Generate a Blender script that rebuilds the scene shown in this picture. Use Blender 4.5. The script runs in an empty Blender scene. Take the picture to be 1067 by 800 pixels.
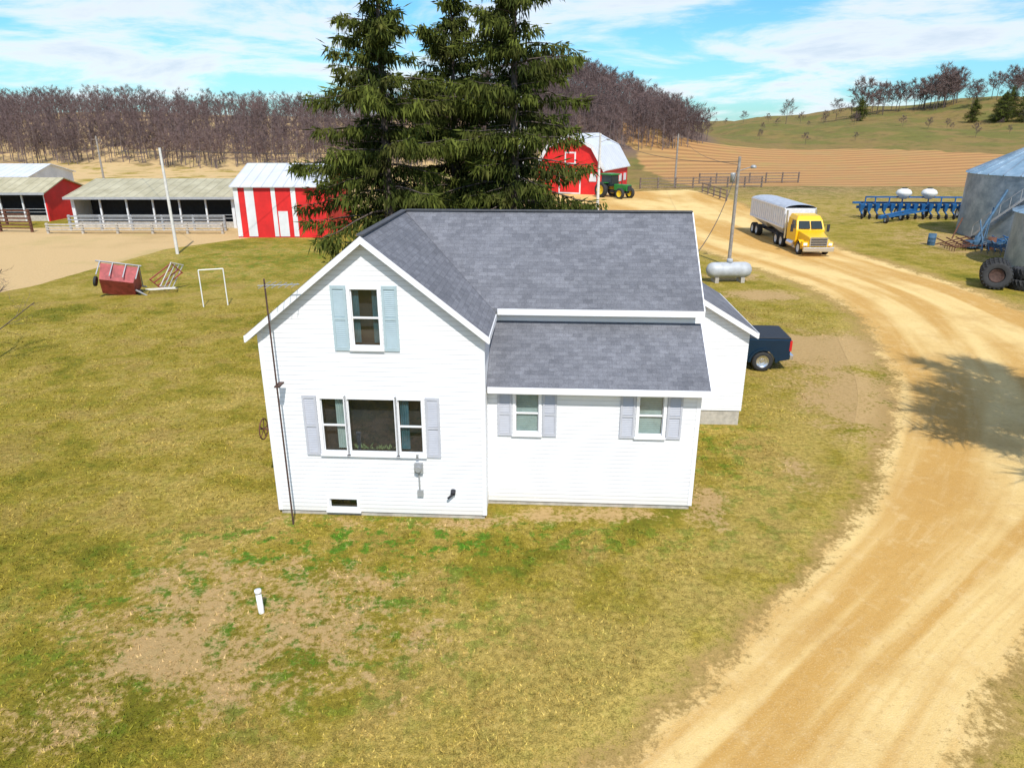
import bpy, math, random
import numpy as np
from mathutils import Vector, Matrix
random.seed(7); rng = np.random.default_rng(7)
scene = bpy.context.scene
COL = scene.collection
rad = math.radians

# ------------------------------------------------------------------ materials
def new_mat(name):
    m = bpy.data.materials.new(name); m.use_nodes = True
    nt = m.node_tree; nt.nodes.clear()
    out = nt.nodes.new('ShaderNodeOutputMaterial')
    return m, nt, out
def N(nt, t, **kw):
    n = nt.nodes.new(t)
    for k, v in kw.items(): setattr(n, k, v)
    return n
def noise(nt, vec, scale, detail=6, rough=.6, dist=0):
    n = N(nt, 'ShaderNodeTexNoise'); n.inputs['Scale'].default_value = scale
    n.inputs['Detail'].default_value = detail; n.inputs['Roughness'].default_value = rough
    n.inputs['Distortion'].default_value = dist
    if vec is not None: nt.links.new(vec, n.inputs['Vector'])
    return n.outputs['Fac']
def mapr(nt, val, a, b, c=0., d=1., smooth=True):
    n = N(nt, 'ShaderNodeMapRange'); n.interpolation_type = 'SMOOTHSTEP' if smooth else 'LINEAR'
    n.inputs['From Min'].default_value = a; n.inputs['From Max'].default_value = b
    n.inputs['To Min'].default_value = c; n.inputs['To Max'].default_value = d
    nt.links.new(val, n.inputs['Value']); return n.outputs['Result']
def math_(nt, op, a, b=None):
    n = N(nt, 'ShaderNodeMath', operation=op)
    for i, s in enumerate((a, b)):
        if s is None: continue
        if isinstance(s, (int, float)): n.inputs[i].default_value = s
        else: nt.links.new(s, n.inputs[i])
    return n.outputs[0]
def mixc(nt, fac, a, b, blend='MIX'):
    n = N(nt, 'ShaderNodeMix', data_type='RGBA', blend_type=blend)
    for s, idx in ((fac, 0), (a, 6), (b, 7)):
        if isinstance(s, (int, float)): n.inputs[idx].default_value = s
        elif isinstance(s, tuple): n.inputs[idx].default_value = (*s[:3], 1)
        else: nt.links.new(s, n.inputs[idx])
    return n.outputs[2]
def princ(nt, out, col, rough=.8, metal=0., bump=None, bs=.3, bd=.02, spec=None):
    p = N(nt, 'ShaderNodeBsdfPrincipled')
    if isinstance(col, tuple): p.inputs['Base Color'].default_value = (*col, 1)
    else: nt.links.new(col, p.inputs['Base Color'])
    p.inputs['Roughness'].default_value = rough; p.inputs['Metallic'].default_value = metal
    if spec is not None: p.inputs['Specular IOR Level'].default_value = spec
    if bump is not None:
        b = N(nt, 'ShaderNodeBump'); b.inputs['Strength'].default_value = bs; b.inputs['Distance'].default_value = bd
        nt.links.new(bump, b.inputs['Height']); nt.links.new(b.outputs[0], p.inputs['Normal'])
    nt.links.new(p.outputs[0], out.inputs[0]); return p
def simple(name, col, rough=.6, metal=0., var=.25, scale=3., bump=.15, spec=None):
    m, nt, out = new_mat(name)
    tc = N(nt, 'ShaderNodeTexCoord').outputs['Object']
    f = noise(nt, tc, scale, 8, .65)
    lo = tuple(c*(1-var) for c in col); hi = tuple(min(1, c*(1+var*.5)) for c in col)
    c = mixc(nt, mapr(nt, f, .3, .7), lo, hi)
    princ(nt, out, c, rough, metal, noise(nt, tc, scale*9, 4), bump, .01, spec)
    return m

M = {}
M['white'] = simple('white_paint', (.82,.82,.83), .5, var=.06)
M['trim'] = simple('white_trim', (.8,.8,.82), .45, var=.04)
M['shutter'] = simple('shutter_grey', (.47,.48,.53), .6, var=.08)
M['shutter_blue'] = simple('shutter_blue', (.38,.48,.52), .6, var=.08)
M['red'] = simple('barn_red', (.66,.015,.015), .6, var=.2, scale=.8)
M['redrust'] = simple('faded_red', (.36,.06,.06), .6, var=.4)
M['bwhite'] = simple('barn_white', (.70,.71,.72), .5, var=.15, scale=.6)
M['concrete'] = simple('concrete', (.46,.42,.36), .9, var=.25, scale=4)
M['wood'] = simple('weathered_wood', (.20,.15,.12), .9, var=.4, scale=6)
M['pole'] = simple('pole_wood', (.30,.27,.24), .9, var=.3, scale=6)
M['polewhite'] = simple('pale_pole', (.66,.64,.6), .8, var=.15, scale=6)
M['rust'] = simple('rust', (.14,.055,.03), .8, var=.5, scale=10)
M['drust'] = simple('dark_rust', (.07,.035,.025), .8, var=.5, scale=10)
M['mast'] = simple('mast_rust', (.085,.045,.035), .8, var=.5, scale=10)
M['black'] = simple('black_rubber', (.028,.028,.028), .8, var=.3, scale=8)
M['vinyl'] = simple('black_vinyl', (.018,.018,.02), .55, var=.2, scale=8)
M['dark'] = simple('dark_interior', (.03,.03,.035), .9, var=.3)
M['grey'] = simple('grey_metal', (.4,.41,.42), .5, .3, var=.15)
M['chrome'] = simple('chrome', (.7,.7,.72), .25, .85, var=.05)
M['yellow'] = simple('truck_yellow', (.88,.50,.01), .3, var=.05)
M['blue'] = simple('implement_blue', (.012,.11,.30), .5, var=.3)
M['dblue'] = simple('weathered_blue', (.05,.12,.2), .7, var=.4)
M['navy'] = simple('pickup_navy', (.006,.028,.06), .2, .2, var=.08)
M['green'] = simple('tractor_green', (.02,.19,.03), .4, var=.15)
M['ryellow'] = simple('rim_yellow', (.8,.55,.02), .4, var=.1)
M['tank'] = simple('tank_grey', (.44,.46,.48), .5, var=.2, scale=2)
M['poly'] = simple('white_poly', (.72,.72,.69), .4, var=.05)
M['tarp'] = simple('tarp_silver', (.42,.45,.50), .55, var=.2)
M['trailer'] = simple('trailer_white', (.74,.76,.80), .4, .1, var=.10)
M['lens'] = simple('red_lens', (.6,.02,.02), .2, var=.1)
M['hlens'] = simple('clear_lens', (.8,.8,.75), .15, var=.05)
M['curtain'] = simple('curtain', (.42,.50,.48), .9, var=.2)
M['drape'] = simple('blue_drape', (.06,.15,.19), .9, var=.3)
M['leaf'] = simple('house_plant', (.16,.22,.10), .8, var=.4)
M['bark'] = simple('bark', (.12,.09,.075), .9, var=.4, scale=5)
M['twig'] = simple('twig', (.17,.115,.10), .9, var=.35, scale=.08, bump=0)
M['wbark'] = simple('wood_bark', (.19,.145,.135), .9, var=.4, scale=.2)
M['wtwig'] = simple('wood_twig', (.155,.102,.093), .9, var=.45, scale=.045, bump=0)
M['pipewhite'] = simple('pvc_white', (.8,.8,.78), .4, var=.05)
M['wire'] = simple('wire', (.05,.05,.05), .6)

def glass():
    m, nt, out = new_mat('window_glass')
    t = N(nt,'ShaderNodeBsdfTransparent'); t.inputs[0].default_value=(.80,.85,.85,1)
    g = N(nt,'ShaderNodeBsdfGlossy'); g.inputs['Roughness'].default_value=.03
    mx = N(nt,'ShaderNodeMixShader'); mx.inputs[0].default_value=.10
    nt.links.new(t.outputs[0],mx.inputs[1]); nt.links.new(g.outputs[0],mx.inputs[2])
    nt.links.new(mx.outputs[0],out.inputs[0]); return m
M['glass'] = glass()
M['vglass'] = simple('vehicle_glass', (.02,.03,.035), .08, var=.1, bump=0)

def siding():
    m, nt, out = new_mat('lap_siding')
    uv = N(nt,'ShaderNodeTexCoord').outputs['UV']
    sp = N(nt,'ShaderNodeSeparateXYZ'); nt.links.new(uv, sp.inputs[0])
    fr = math_(nt,'FRACT', math_(nt,'DIVIDE', sp.outputs[1], .11))
    saw = math_(nt,'SUBTRACT', 1., fr)
    nz = noise(nt, uv, .9, 6)
    lap_shade = mapr(nt, fr, .0, .18, .68, 1.)  # painted shadow line along the lower edge of each board
    c = mixc(nt, mapr(nt,nz,.3,.7), (.75,.755,.78), (.82,.82,.83))
    low = mapr(nt, math_(nt,'ADD', sp.outputs[1], math_(nt,'MULTIPLY', nz, -.5)), -.15, .35, .45, 0.)
    c = mixc(nt, low, c, (.60,.55,.45))
    c = mixc(nt, 1., c, lap_shade, 'MULTIPLY')
    princ(nt, out, c, .5, 0, saw, .6, .014); return m
M['siding'] = siding()

def shingle():
    m, nt, out = new_mat('asphalt_shingle')
    uv = N(nt,'ShaderNodeTexCoord').outputs['UV']
    b = N(nt,'ShaderNodeTexBrick'); nt.links.new(uv, b.inputs['Vector'])
    b.inputs['Scale'].default_value = 1.; b.inputs['Brick Width'].default_value=.23; b.inputs['Row Height'].default_value=.12
    b.inputs['Mortar Size'].default_value=.004; b.inputs['Mortar Smooth'].default_value=.5
    b.inputs['Color1'].default_value=(.125,.128,.146,1); b.inputs['Color2'].default_value=(.175,.178,.198,1); b.inputs['Mortar'].default_value=(.10,.103,.118,1)
    n1 = noise(nt, uv, 30, 5, .75); n2 = noise(nt, uv, .7, 6, .6); n3 = noise(nt, uv, 6, 5, .7)
    c = mixc(nt, 1., b.outputs['Color'], mapr(nt,n1,.25,.75,.62,1.38,False), 'MULTIPLY')
    c = mixc(nt, 1., c, mapr(nt,n2,.3,.7,.84,1.14,False), 'MULTIPLY')
    c = mixc(nt, 1., c, mapr(nt,n3,.3,.7,.82,1.18,False), 'MULTIPLY')
    sp = N(nt,'ShaderNodeSeparateXYZ'); nt.links.new(uv, sp.inputs[0])
    fr = math_(nt,'SUBTRACT',1.,math_(nt,'FRACT', math_(nt,'DIVIDE', sp.outputs[1], .12)))
    h = math_(nt,'ADD', fr, math_(nt,'MULTIPLY', b.outputs['Fac'], -.6))
    princ(nt, out, c, .92, 0, h, .45, .01); return m
M['shingle'] = shingle()
M['ridge'] = simple('ridge_cap', (.075,.077,.085), .9, var=.3, scale=10)

def metalroof(name, c1, c2, pitch=.9):
    m, nt, out = new_mat(name)
    uv = N(nt,'ShaderNodeTexCoord').outputs['UV']
    sp = N(nt,'ShaderNodeSeparateXYZ'); nt.links.new(uv, sp.inputs[0])
    fr = math_(nt,'FRACT', math_(nt,'DIVIDE', sp.outputs[0], pitch))
    rib = mapr(nt, math_(nt,'ABSOLUTE',math_(nt,'SUBTRACT',fr,.5)), .0,.10,1.,0.)
    c = mixc(nt, mapr(nt,noise(nt,uv,.5,8,.7),.3,.7), c1, c2)
    c = mixc(nt, math_(nt,'MULTIPLY',rib,.45), c, tuple(x*.45 for x in c1))
    princ(nt, out, c, .5, .15, rib, .6, .03); return m
M['tanroof'] = metalroof('tan_metal_roof', (.38,.33,.19), (.58,.52,.34))
M['greyroof'] = metalroof('grey_metal_roof', (.42,.44,.47), (.56,.58,.6))
M['whiteroof'] = metalroof('white_metal_roof', (.6,.62,.65), (.72,.73,.75))

def galv(name,c1,c2):
    m, nt, out = new_mat(name)
    tc = N(nt,'ShaderNodeTexCoord').outputs['Object']
    c = mixc(nt, mapr(nt,noise(nt,tc,1.2,8,.7),.3,.7), c1, c2)
    princ(nt, out, c, .42, .45, noise(nt,tc,14,4), .1, .01); return m
M['galv'] = galv('galvanised',(.17,.23,.29),(.36,.43,.50)); M['galvroof'] = galv('galvanised_roof',(.22,.36,.46),(.38,.52,.62))

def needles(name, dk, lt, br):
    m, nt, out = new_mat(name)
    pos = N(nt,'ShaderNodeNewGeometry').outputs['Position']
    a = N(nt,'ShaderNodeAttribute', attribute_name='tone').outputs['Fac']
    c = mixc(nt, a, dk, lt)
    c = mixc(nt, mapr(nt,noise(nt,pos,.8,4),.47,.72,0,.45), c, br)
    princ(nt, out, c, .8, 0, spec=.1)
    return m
M['needles'] = needles('spruce_needles',(.018,.028,.006),(.125,.145,.024),(.11,.09,.03))

def ground_nodes(nt):
    pos = N(nt,'ShaderNodeNewGeometry').outputs['Position']
    at = lambda n: N(nt,'ShaderNodeAttribute', attribute_name=n).outputs['Fac']
    nb = noise(nt,pos,.16,6,.6); nm = noise(nt,pos,.9,8,.7,.4); nf = noise(nt,pos,7,6,.75); nff = noise(nt,pos,38,4,.7)
    nst = noise(nt,pos,.42,7,.65,.8)
    s = math_(nt,'ADD', math_(nt,'MULTIPLY',nb,.40), math_(nt,'MULTIPLY',nm,.35)); s = math_(nt,'ADD',s,math_(nt,'MULTIPLY',nst,.25))
    dry = math_(nt,'ADD', s, math_(nt,'MULTIPLY', math_(nt,'SUBTRACT', at('dry'), .4), .30))
    c = mixc(nt, mapr(nt,dry,.41,.51), (.165,.165,.012), (.36,.275,.034))
    c = mixc(nt, mapr(nt,dry,.48,.60), c, (.54,.39,.10))
    c = mixc(nt, mapr(nt,nst,.50,.64,0,.65), c, (.42,.28,.08))
    lush = math_(nt,'MULTIPLY', at('lush'), mapr(nt,noise(nt,pos,1.9,7,.75),.50,.58))
    c = mixc(nt, lush, c, (.08,.23,.014))
    c = mixc(nt, mapr(nt,math_(nt,'ADD',math_(nt,'MULTIPLY',nf,.5),math_(nt,'MULTIPLY',nff,.5)),.38,.60,.78,0), c, (.105,.085,.014))
    c = mixc(nt, mapr(nt,nf,.56,.72,0,.5), c, (.60,.46,.17))
    pd = mixc(nt, nm, (.16,.13,.035), (.29,.20,.07)); pd = mixc(nt, mapr(nt,nb,.4,.6,0,.7), pd, (.25,.165,.065)); pd = mixc(nt, mapr(nt,noise(nt,pos,.06,8,.7),.46,.58,0,.8), pd, (.14,.145,.035)); pd=mixc(nt, mapr(nt,noise(nt,pos,.25,8,.75),.48,.66,0,.6), pd, (.11,.085,.035))
    c = mixc(nt, at('past'), c, pd)
    wd = mixc(nt, nm, (.13,.085,.07), (.22,.15,.11)); c = mixc(nt, at('wood'), c, wd)
    rows = N(nt,'ShaderNodeTexWave'); rows.inputs['Scale'].default_value=.075; rows.inputs['Distortion'].default_value=5; rows.inputs['Detail'].default_value=3; rows.inputs['Detail Scale'].default_value=.4
    mp = N(nt,'ShaderNodeMapping'); mp.inputs['Rotation'].default_value=(0,0,rad(80)); nt.links.new(pos,mp.inputs[0]); nt.links.new(mp.outputs[0],rows.inputs['Vector'])
    st = mixc(nt, nf, (.46,.30,.13), (.72,.52,.27))
    sr = mixc(nt, nf, (.40,.20,.07), (.58,.34,.14)); sr = mixc(nt, math_(nt,'MULTIPLY',rows.outputs['Fac'],.75), sr, (.27,.14,.06))
    st = mixc(nt, at('past'), st, sr)
    st = mixc(nt, mapr(nt,noise(nt,pos,.035,8,.7),.5,.64,0,.5), st, (.36,.25,.10))
    st = mixc(nt, mapr(nt,nb,.52,.68,0,.3), st, (.34,.30,.09))
    c = mixc(nt, mapr(nt,math_(nt,'ADD',at('stub'),math_(nt,'MULTIPLY',math_(nt,'SUBTRACT',nb,.5),.9)),.42,.56), c, st)
    dd = mixc(nt, nf, (.34,.205,.085), (.60,.41,.19)); dd = mixc(nt, mapr(nt,nff,.5,.8,0,.4), dd, (.64,.5,.29))
    dm = mapr(nt,math_(nt,'ADD',at('dirt'),math_(nt,'ADD',math_(nt,'MULTIPLY',math_(nt,'SUBTRACT',nm,.5),1.5),math_(nt,'MULTIPLY',math_(nt,'SUBTRACT',nf,.5),1.8))),.36,.70,0,.9)
    c = mixc(nt, dm, c, dd)
    h = math_(nt,'ADD', nf, nff)
    return pos, c, h, nm, nf, nff
m, nt, out = new_mat('ground_cover'); pos,c,h,*_ = ground_nodes(nt); princ(nt,out,c,.95,0,h,.65,.06,.1); M['ground']=m
m, nt, out = new_mat('grass_blades'); pos,c,h,*_ = ground_nodes(nt)
a = N(nt,'ShaderNodeAttribute',attribute_name='tone').outputs['Fac']
c = mixc(nt,1.,c,mapr(nt,a,0,1,.8,1.5,False),'MULTIPLY'); princ(nt,out,c,.8,0,spec=.1); M['blades']=m
m, nt, out = new_mat('gravel_road'); pos,c,h,nm,nf,nff = ground_nodes(nt)
uvn = N(nt,'ShaderNodeUVMap', uv_map='UVMap').outputs[0]
mp = N(nt,'ShaderNodeMapping'); mp.inputs['Scale'].default_value=(4.0,.04,1); nt.links.new(uvn,mp.inputs[0])
strk = noise(nt, mp.outputs[0], 1.2, 3, .5, .3)
mp2 = N(nt,'ShaderNodeMapping'); mp2.inputs['Scale'].default_value=(20,.4,1); nt.links.new(uvn,mp2.inputs[0])
strk2 = noise(nt, mp2.outputs[0], 1.2, 5, .6)
r1 = mixc(nt, mapr(nt,strk,.40,.60), (.54,.31,.085), (.74,.53,.22))
r1 = mixc(nt, mapr(nt,strk2,.5,.75,0,.25), r1, (.80,.62,.33))
r1 = mixc(nt, mapr(nt,noise(nt,pos,.28,8,.7),.44,.68,0,.5), r1, (.48,.27,.075))
r1 = mixc(nt, mapr(nt,noise(nt,pos,1.6,8,.75),.5,.7,0,.35), r1, (.76,.57,.29))
r1 = mixc(nt, mapr(nt,nff,.5,.75,0,.4), r1, (.80,.64,.38)); r1 = mixc(nt, mapr(nt,nf,.3,.48,.45,0), r1, (.38,.23,.08))
e = N(nt,'ShaderNodeAttribute',attribute_name='edge').outputs['Fac']
em = math_(nt,'ADD', e, math_(nt,'ADD', math_(nt,'MULTIPLY',math_(nt,'SUBTRACT',nm,.5),1.6), math_(nt,'MULTIPLY',math_(nt,'SUBTRACT',nf,.5),1.4)))
mud = mixc(nt, nf, (.24,.15,.055), (.46,.30,.11))
c2 = mixc(nt, mapr(nt,em,-.05,.45,0,.8), c, mud)
c2 = mixc(nt, mapr(nt,em,.36,.72), c2, r1)
princ(nt,out,c2,.95,0,h,.5,.04,.1); M['road']=m

# ------------------------------------------------------------------ mesh helpers
def calc_uv(me):
    uvl = me.uv_layers.new(name='UVMap')
    vs = me.vertices
    for p in me.polygons:
        n = p.normal
        if abs(n.z) > .999 or n.length < .5: u = Vector((1,0,0)); v = Vector((0,1,0))
        else: u = Vector((0,0,1)).cross(n).normalized(); v = n.cross(u)
        for li in p.loop_indices:
            co = vs[me.loops[li].vertex_index].co
            uvl.data[li].uv = (co.dot(u), co.dot(v))
def link(o, parent=None):
    COL.objects.link(o)
    if parent is not None: o.parent = parent
    return o
class MB:
    def __init__(s): s.v=[]; s.f=[]; s.mi=[]; s.sm=[]
    def add(s, vs, fs, m=0, smooth=False):
        o=len(s.v); s.v.extend([tuple(map(float,v)) for v in vs])
        for f in fs: s.f.append(tuple(i+o for i in f)); s.mi.append(m); s.sm.append(smooth)
        return s
    def bx(s,x0,x1,y0,y1,z0,z1,m=0):
        return s.add([(x0,y0,z0),(x1,y0,z0),(x1,y1,z0),(x0,y1,z0),(x0,y0,z1),(x1,y0,z1),(x1,y1,z1),(x0,y1,z1)],
            [(0,3,2,1),(4,5,6,7),(0,1,5,4),(1,2,6,5),(2,3,7,6),(3,0,4,7)],m)
    def beam(s,p,q,w,h=None,m=0):
        p=Vector(p);q=Vector(q);h=h or w;d=(q-p).normalized()
        up=Vector((0,0,1)) if abs(d.z)<.95 else Vector((0,1,0))
        a=d.cross(up).normalized()*w/2;b=a.cross(d).normalized()*h/2
        vs=[p-a-b,p+a-b,p+a+b,p-a+b,q-a-b,q+a-b,q+a+b,q-a+b]
        return s.add(vs,[(0,1,2,3),(7,6,5,4),(0,4,5,1),(1,5,6,2),(2,6,7,3),(3,7,4,0)],m)
    def cyl(s,p,q,r,r2=None,n=12,m=0):
        p=Vector(p);q=Vector(q);r2=r if r2 is None else r2;d=(q-p).normalized()
        up=Vector((0,0,1)) if abs(d.z)<.95 else Vector((0,1,0))
        a=d.cross(up).normalized();b=a.cross(d)
        vs=[p+(a*math.cos(t)+b*math.sin(t))*r for t in [2*math.pi*i/n for i in range(n)]]+[q+(a*math.cos(t)+b*math.sin(t))*r2 for t in [2*math.pi*i/n for i in range(n)]]
        s.add(vs,[(i,i+n,(i+1)%n+n,(i+1)%n) for i in range(n)],m,True)
        s.add(vs,[tuple(range(n)),tuple(range(2*n-1,n-1,-1))],m); return s
    def prism(s,poly,ext,m=0):
        poly=[Vector(p) for p in poly];e=Vector(ext);n=len(poly)
        return s.add(poly+[p+e for p in poly],[tuple(range(n-1,-1,-1)),tuple(range(n,2*n))]+[(i,(i+1)%n,(i+1)%n+n,i+n) for i in range(n)],m)
    def lathe(s,prof,c,axis='z',n=24,m=0,smooth=True):
        vs=[]
        for (r,h) in prof:
            for i in range(n):
                t=2*math.pi*i/n;a,b=r*math.cos(t),r*math.sin(t)
                p={'z':(a,b,h),'x':(h,a,b),'y':(a,h,-b)}[axis]
                vs.append((p[0]+c[0],p[1]+c[1],p[2]+c[2]))
        fs=[(k*n+i,k*n+(i+1)%n,(k+1)*n+(i+1)%n,(k+1)*n+i) for k in range(len(prof)-1) for i in range(n)]
        return s.add(vs,fs,m,smooth)
    def obj(s,name,mats,parent=None,bevel=0,uv=True,recalc=True):
        me=bpy.data.meshes.new(name); me.from_pydata(s.v,[],s.f)
        for mm in (mats if isinstance(mats,(list,tuple)) else [mats]): me.materials.append(M[mm])
        me.polygons.foreach_set('material_index',s.mi); me.polygons.foreach_set('use_smooth',s.sm)
        if recalc:
            import bmesh
            bm=bmesh.new(); bm.from_mesh(me); bmesh.ops.remove_doubles(bm,verts=bm.verts,dist=1e-5) if bevel else None
            bmesh.ops.recalc_face_normals(bm,faces=bm.faces)
            if bevel:
                bmesh.ops.bevel(bm,geom=[e for e in bm.edges if len(e.link_faces)==2 and e.calc_face_angle(0)>.5],offset=bevel,segments=2,affect='EDGES',profile=.5)
            bm.to_mesh(me); bm.free()
        me.update()
        if uv: calc_uv(me)
        return link(bpy.data.objects.new(name,me),parent)
def thing(name,label,cat,loc=(0,0,0),rz=0,group=None,kind=None,rot=None):
    e=bpy.data.objects.new(name,None); e.empty_display_size=.3; e.location=loc
    e.rotation_euler=rot if rot else (0,0,rz)
    return tag(link(e),label,cat,group,kind)
def tag(o,label,cat,group=None,kind=None):
    o['label']=label
    if cat: o['category']=cat
    if group: o['group']=group
    if kind: o['kind']=kind
    return o
def copy_tree(src,loc,rz,scale=1.,label=None):
    t=src.copy(); COL.objects.link(t); t.location=loc; t.rotation_euler=(0,0,rz); t.scale=(scale,)*3
    if label: t['label']=label
    def rec(a,b):
        for c in list(a.children):
            k=c.copy(); k.parent=b; COL.objects.link(k); rec(c,k)
    rec(src,t); return t
def cut(obj,boxes):
    c=MB()
    for b in boxes: c.bx(*b)
    co=c.obj('cutter','white',obj.parent,uv=False)
    md=obj.modifiers.new('b','BOOLEAN'); md.object=co; md.operation='DIFFERENCE'; md.solver='EXACT'
    bpy.context.view_layer.update()
    me=bpy.data.meshes.new_from_object(obj.evaluated_get(bpy.context.evaluated_depsgraph_get()))
    obj.modifiers.clear(); obj.data=me; bpy.data.objects.remove(co)
    for l in list(me.uv_layers): me.uv_layers.remove(l)
    calc_uv(me)

# ------------------------------------------------------------------ terrain
def S(t): t=np.clip(t,0,1); return t*t*(3-2*t)
def height(x,y):
    x=np.asarray(x,float);y=np.asarray(y,float)
    hl=12.*S((y-138)/110)*(1-S((x+10)/60))*(1+.10*np.sin(x*.045+1.))
    hm=13.*np.exp(-((x-20)/32)**2-((y-215)/48)**2)
    hr=np.clip(2+(x-20)*.1,0,20)*S((y-115)/185)*(1-.4*S((y-330)/150))
    w=.5*np.sin(x*.031+1)*np.sin(y*.027)*S((y-90)/60)
    b=(.9*np.sin(x*.07+y*.03)+.6*np.sin(x*.15-y*.05+2)+.35*np.sin(x*.31+y*.11))*S((y-180)/60)*S((x-40)/40)
    return hl+hm+hr+w+b
LE=np.array([(-13,-.5),(-6.3,2.6),(-1.8,5.4),(1.2,8),(2.9,9.4),(5.2,11.8),(7.9,14.6),(10.9,18.8),(13.9,24.2),(15.6,29),(17.2,34.6),(17.6,40.1),(16.4,47.2),(14.6,54.3),(12.6,62),(9.6,74),(6.5,80),(2,88),(-1,98)],float)
RE=np.array([(-2,-2),(0,1),(2.8,4),(6.8,8),(9.9,11),(14.2,14.2),(18.6,18.2),(22.0,22.8),(24.4,27.2),(25.7,31),(26.4,35.5),(26.8,41.3),(26.2,49),(25.6,55),(25.8,64),(26.8,77),(28,88),(28,98),(26,108)],float)
def resample(P,n):
    tt=np.linspace(0,len(P)-1,n)
    o=np.zeros((n,2))
    for k,q in enumerate(tt):
        i=min(int(q),len(P)-2); f=q-i
        p0=P[max(i-1,0)];p1=P[i];p2=P[i+1];p3=P[min(i+2,len(P)-1)]
        o[k]=.5*((2*p1)+(-p0+p2)*f+(2*p0-5*p1+4*p2-p3)*f*f+(-p0+3*p1-3*p2+p3)*f**3)
    return o
NL=300; L=resample(LE,NL); R=resample(RE,NL)
def road_mask(x,y):
    d=np.full(x.shape,-9.)
    for i in range(0,NL,2):
        c=(L[i]+R[i])/2; w=np.linalg.norm(L[i]-R[i])/2
        d=np.maximum(d,w-np.hypot(x-c[0],y-c[1]))
    return d
def ell(x,y,cx,cy,rx,ry): return np.clip(1.35-np.hypot((x-cx)/rx,(y-cy)/ry),0,1)
def masks(x,y):
    dirt=.60*ell(x,y,-5.0,11.2,4.4,2.9)
    dirt=np.maximum(dirt,.64*ell(x,y,-5.8,10.4,2.8,1.5))
    dirt=np.maximum(dirt,.42*ell(x,y,-7.4,9.0,2.0,1.2))
    dirt=np.maximum(dirt,.54*ell(x,y,-6.4,12.9,2.4,1.0))
    dirt=np.maximum(dirt,.52*np.exp(-((y-(15.1-.056*(x+5.7)))/.25)**2)*(x>-5.9)*(x<0))
    dirt=np.maximum(dirt,.66*ell(x,y,1.8,15.3,3.2,.5))
    dirt=np.maximum(dirt,.64*ell(x,y,4.9,15.6,.7,1.6))
    dirt=np.maximum(dirt,.74*ell(x,y,12.6,22.5,3.4,6.5))
    dirt=np.maximum(dirt,.88*ell(x,y,13.5,29.0,6.,3.2))
    dirt=np.maximum(dirt,.85*ell(x,y,14.2,39.3,2.8,1.6))
    dirt=np.maximum(dirt,.5*ell(x,y,7.9,17.3,.8,1.8))
    dirt=np.maximum(dirt,.6*ell(x,y,14,44.5,3,2))
    dirt=np.maximum(dirt,.58*ell(x,y,38,58,9,13))
    dirt=np.maximum(dirt,.7*ell(x,y,-33,65,14,2.5))
    dirt=np.maximum(dirt,.42*S((y-60)/15)*(1-S((y-110)/15))*S((x-0)/10))
    b=np.interp(y,[0,36,42,55,63,66],[-34,-31,-28.5,-27,-21,-18])
    stub=S((b-x)/1.5+.5)*(1-S((y-66)/3))*S((y-36)/3)
    stub=np.maximum(stub,.55*S((y-80)/6)*(1-S((x+0)/20)))
    ub=158+14*np.sin(x*.03)+7*np.sin(x*.08+1)
    stub=np.maximum(stub,S((y-112)/5)*(1-S((y-ub-10)/14))*S((x-20)/12))
    wood=S((y-148-6*np.sin(x*.05))/8)*(1-S((x+8)/20))
    wood=np.maximum(wood,S((1.15-np.hypot((x-20)/31,(y-205)/48))*5))
    dry=.46+.34*S((13.5-y)/5)*S((x+5)/6)+.25*S((1.8-np.abs(road_near(x,y)))/2.)+.15*S((y-90)/30)
    lush=.14+.9*ell(x,y,-5.0,11.8,4.6,2.9)+.7*ell(x,y,-1.5,14.3,6,1.1)+.4*ell(x,y,6,20,2,6)+.55*ell(x,y,-17,52,9,10)
    past=S((y-85)/30)*S((x-5)/20)
    return dict(dirt=dirt,stub=stub,wood=wood,dry=np.clip(dry,0,1),lush=np.clip(lush,0,1),past=past)
def road_near(x,y): return np.clip(road_mask(x,y),-6,6)
def set_attrs(me,x,y,extra=None):
    d=masks(x,y)
    if extra: d.update(extra)
    for k,v in d.items():
        a=me.attributes.new(k,'FLOAT','POINT'); a.data.foreach_set('value',np.asarray(v,np.float32))
def axis(a,b,step,lo,hi,g=1.07):
    c=list(np.arange(a,b+1e-6,step)); s=step
    p=[];q=a
    while q>lo: s*=g; q-=s; p.append(q)
    s=step;n=[];q=b
    while q<hi: s*=g; q+=s; n.append(q)
    return np.array(p[::-1]+c+n)
xs=axis(-32,32,.35,-700,800,1.045); ys=axis(4,50,.35,-60,1100,1.045)
X,Y=np.meshgrid(xs,ys); x=X.ravel();y=Y.ravel();z=height(x,y)
nx,ny=len(xs),len(ys)
idx=np.arange(nx*ny).reshape(ny,nx)
F=np.stack([idx[:-1,:-1].ravel(),idx[:-1,1:].ravel(),idx[1:,1:].ravel(),idx[1:,:-1].ravel()],1)
me=bpy.data.meshes.new('ground'); me.from_pydata(np.stack([x,y,z],1).tolist(),[],F.tolist()); me.materials.append(M['ground'])
me.polygons.foreach_set('use_smooth',[True]*len(F)); set_attrs(me,x,y)
g=link(bpy.data.objects.new('ground',me)); tag(g,'patchy early spring lawn, stubble fields and grassy hills','ground',kind='structure')
na=28; V=[];E=[];UV=[]
al=np.concatenate([[0],np.cumsum(np.linalg.norm(np.diff((L+R)/2,axis=0),axis=1))])
for i in range(NL):
    w=np.linalg.norm(R[i]-L[i]); ex=1.6/w
    for j in range(na+1):
        t=-ex+(1+2*ex)*j/na; p=L[i]*(1-t)+R[i]*t
        V.append((p[0],p[1],0)); dd=min(t,1-t)*w
        E.append(np.clip(.45+dd*.50,-.9,1.8) if 0<j<na else -1.4); UV.append((t,al[i]))
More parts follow.
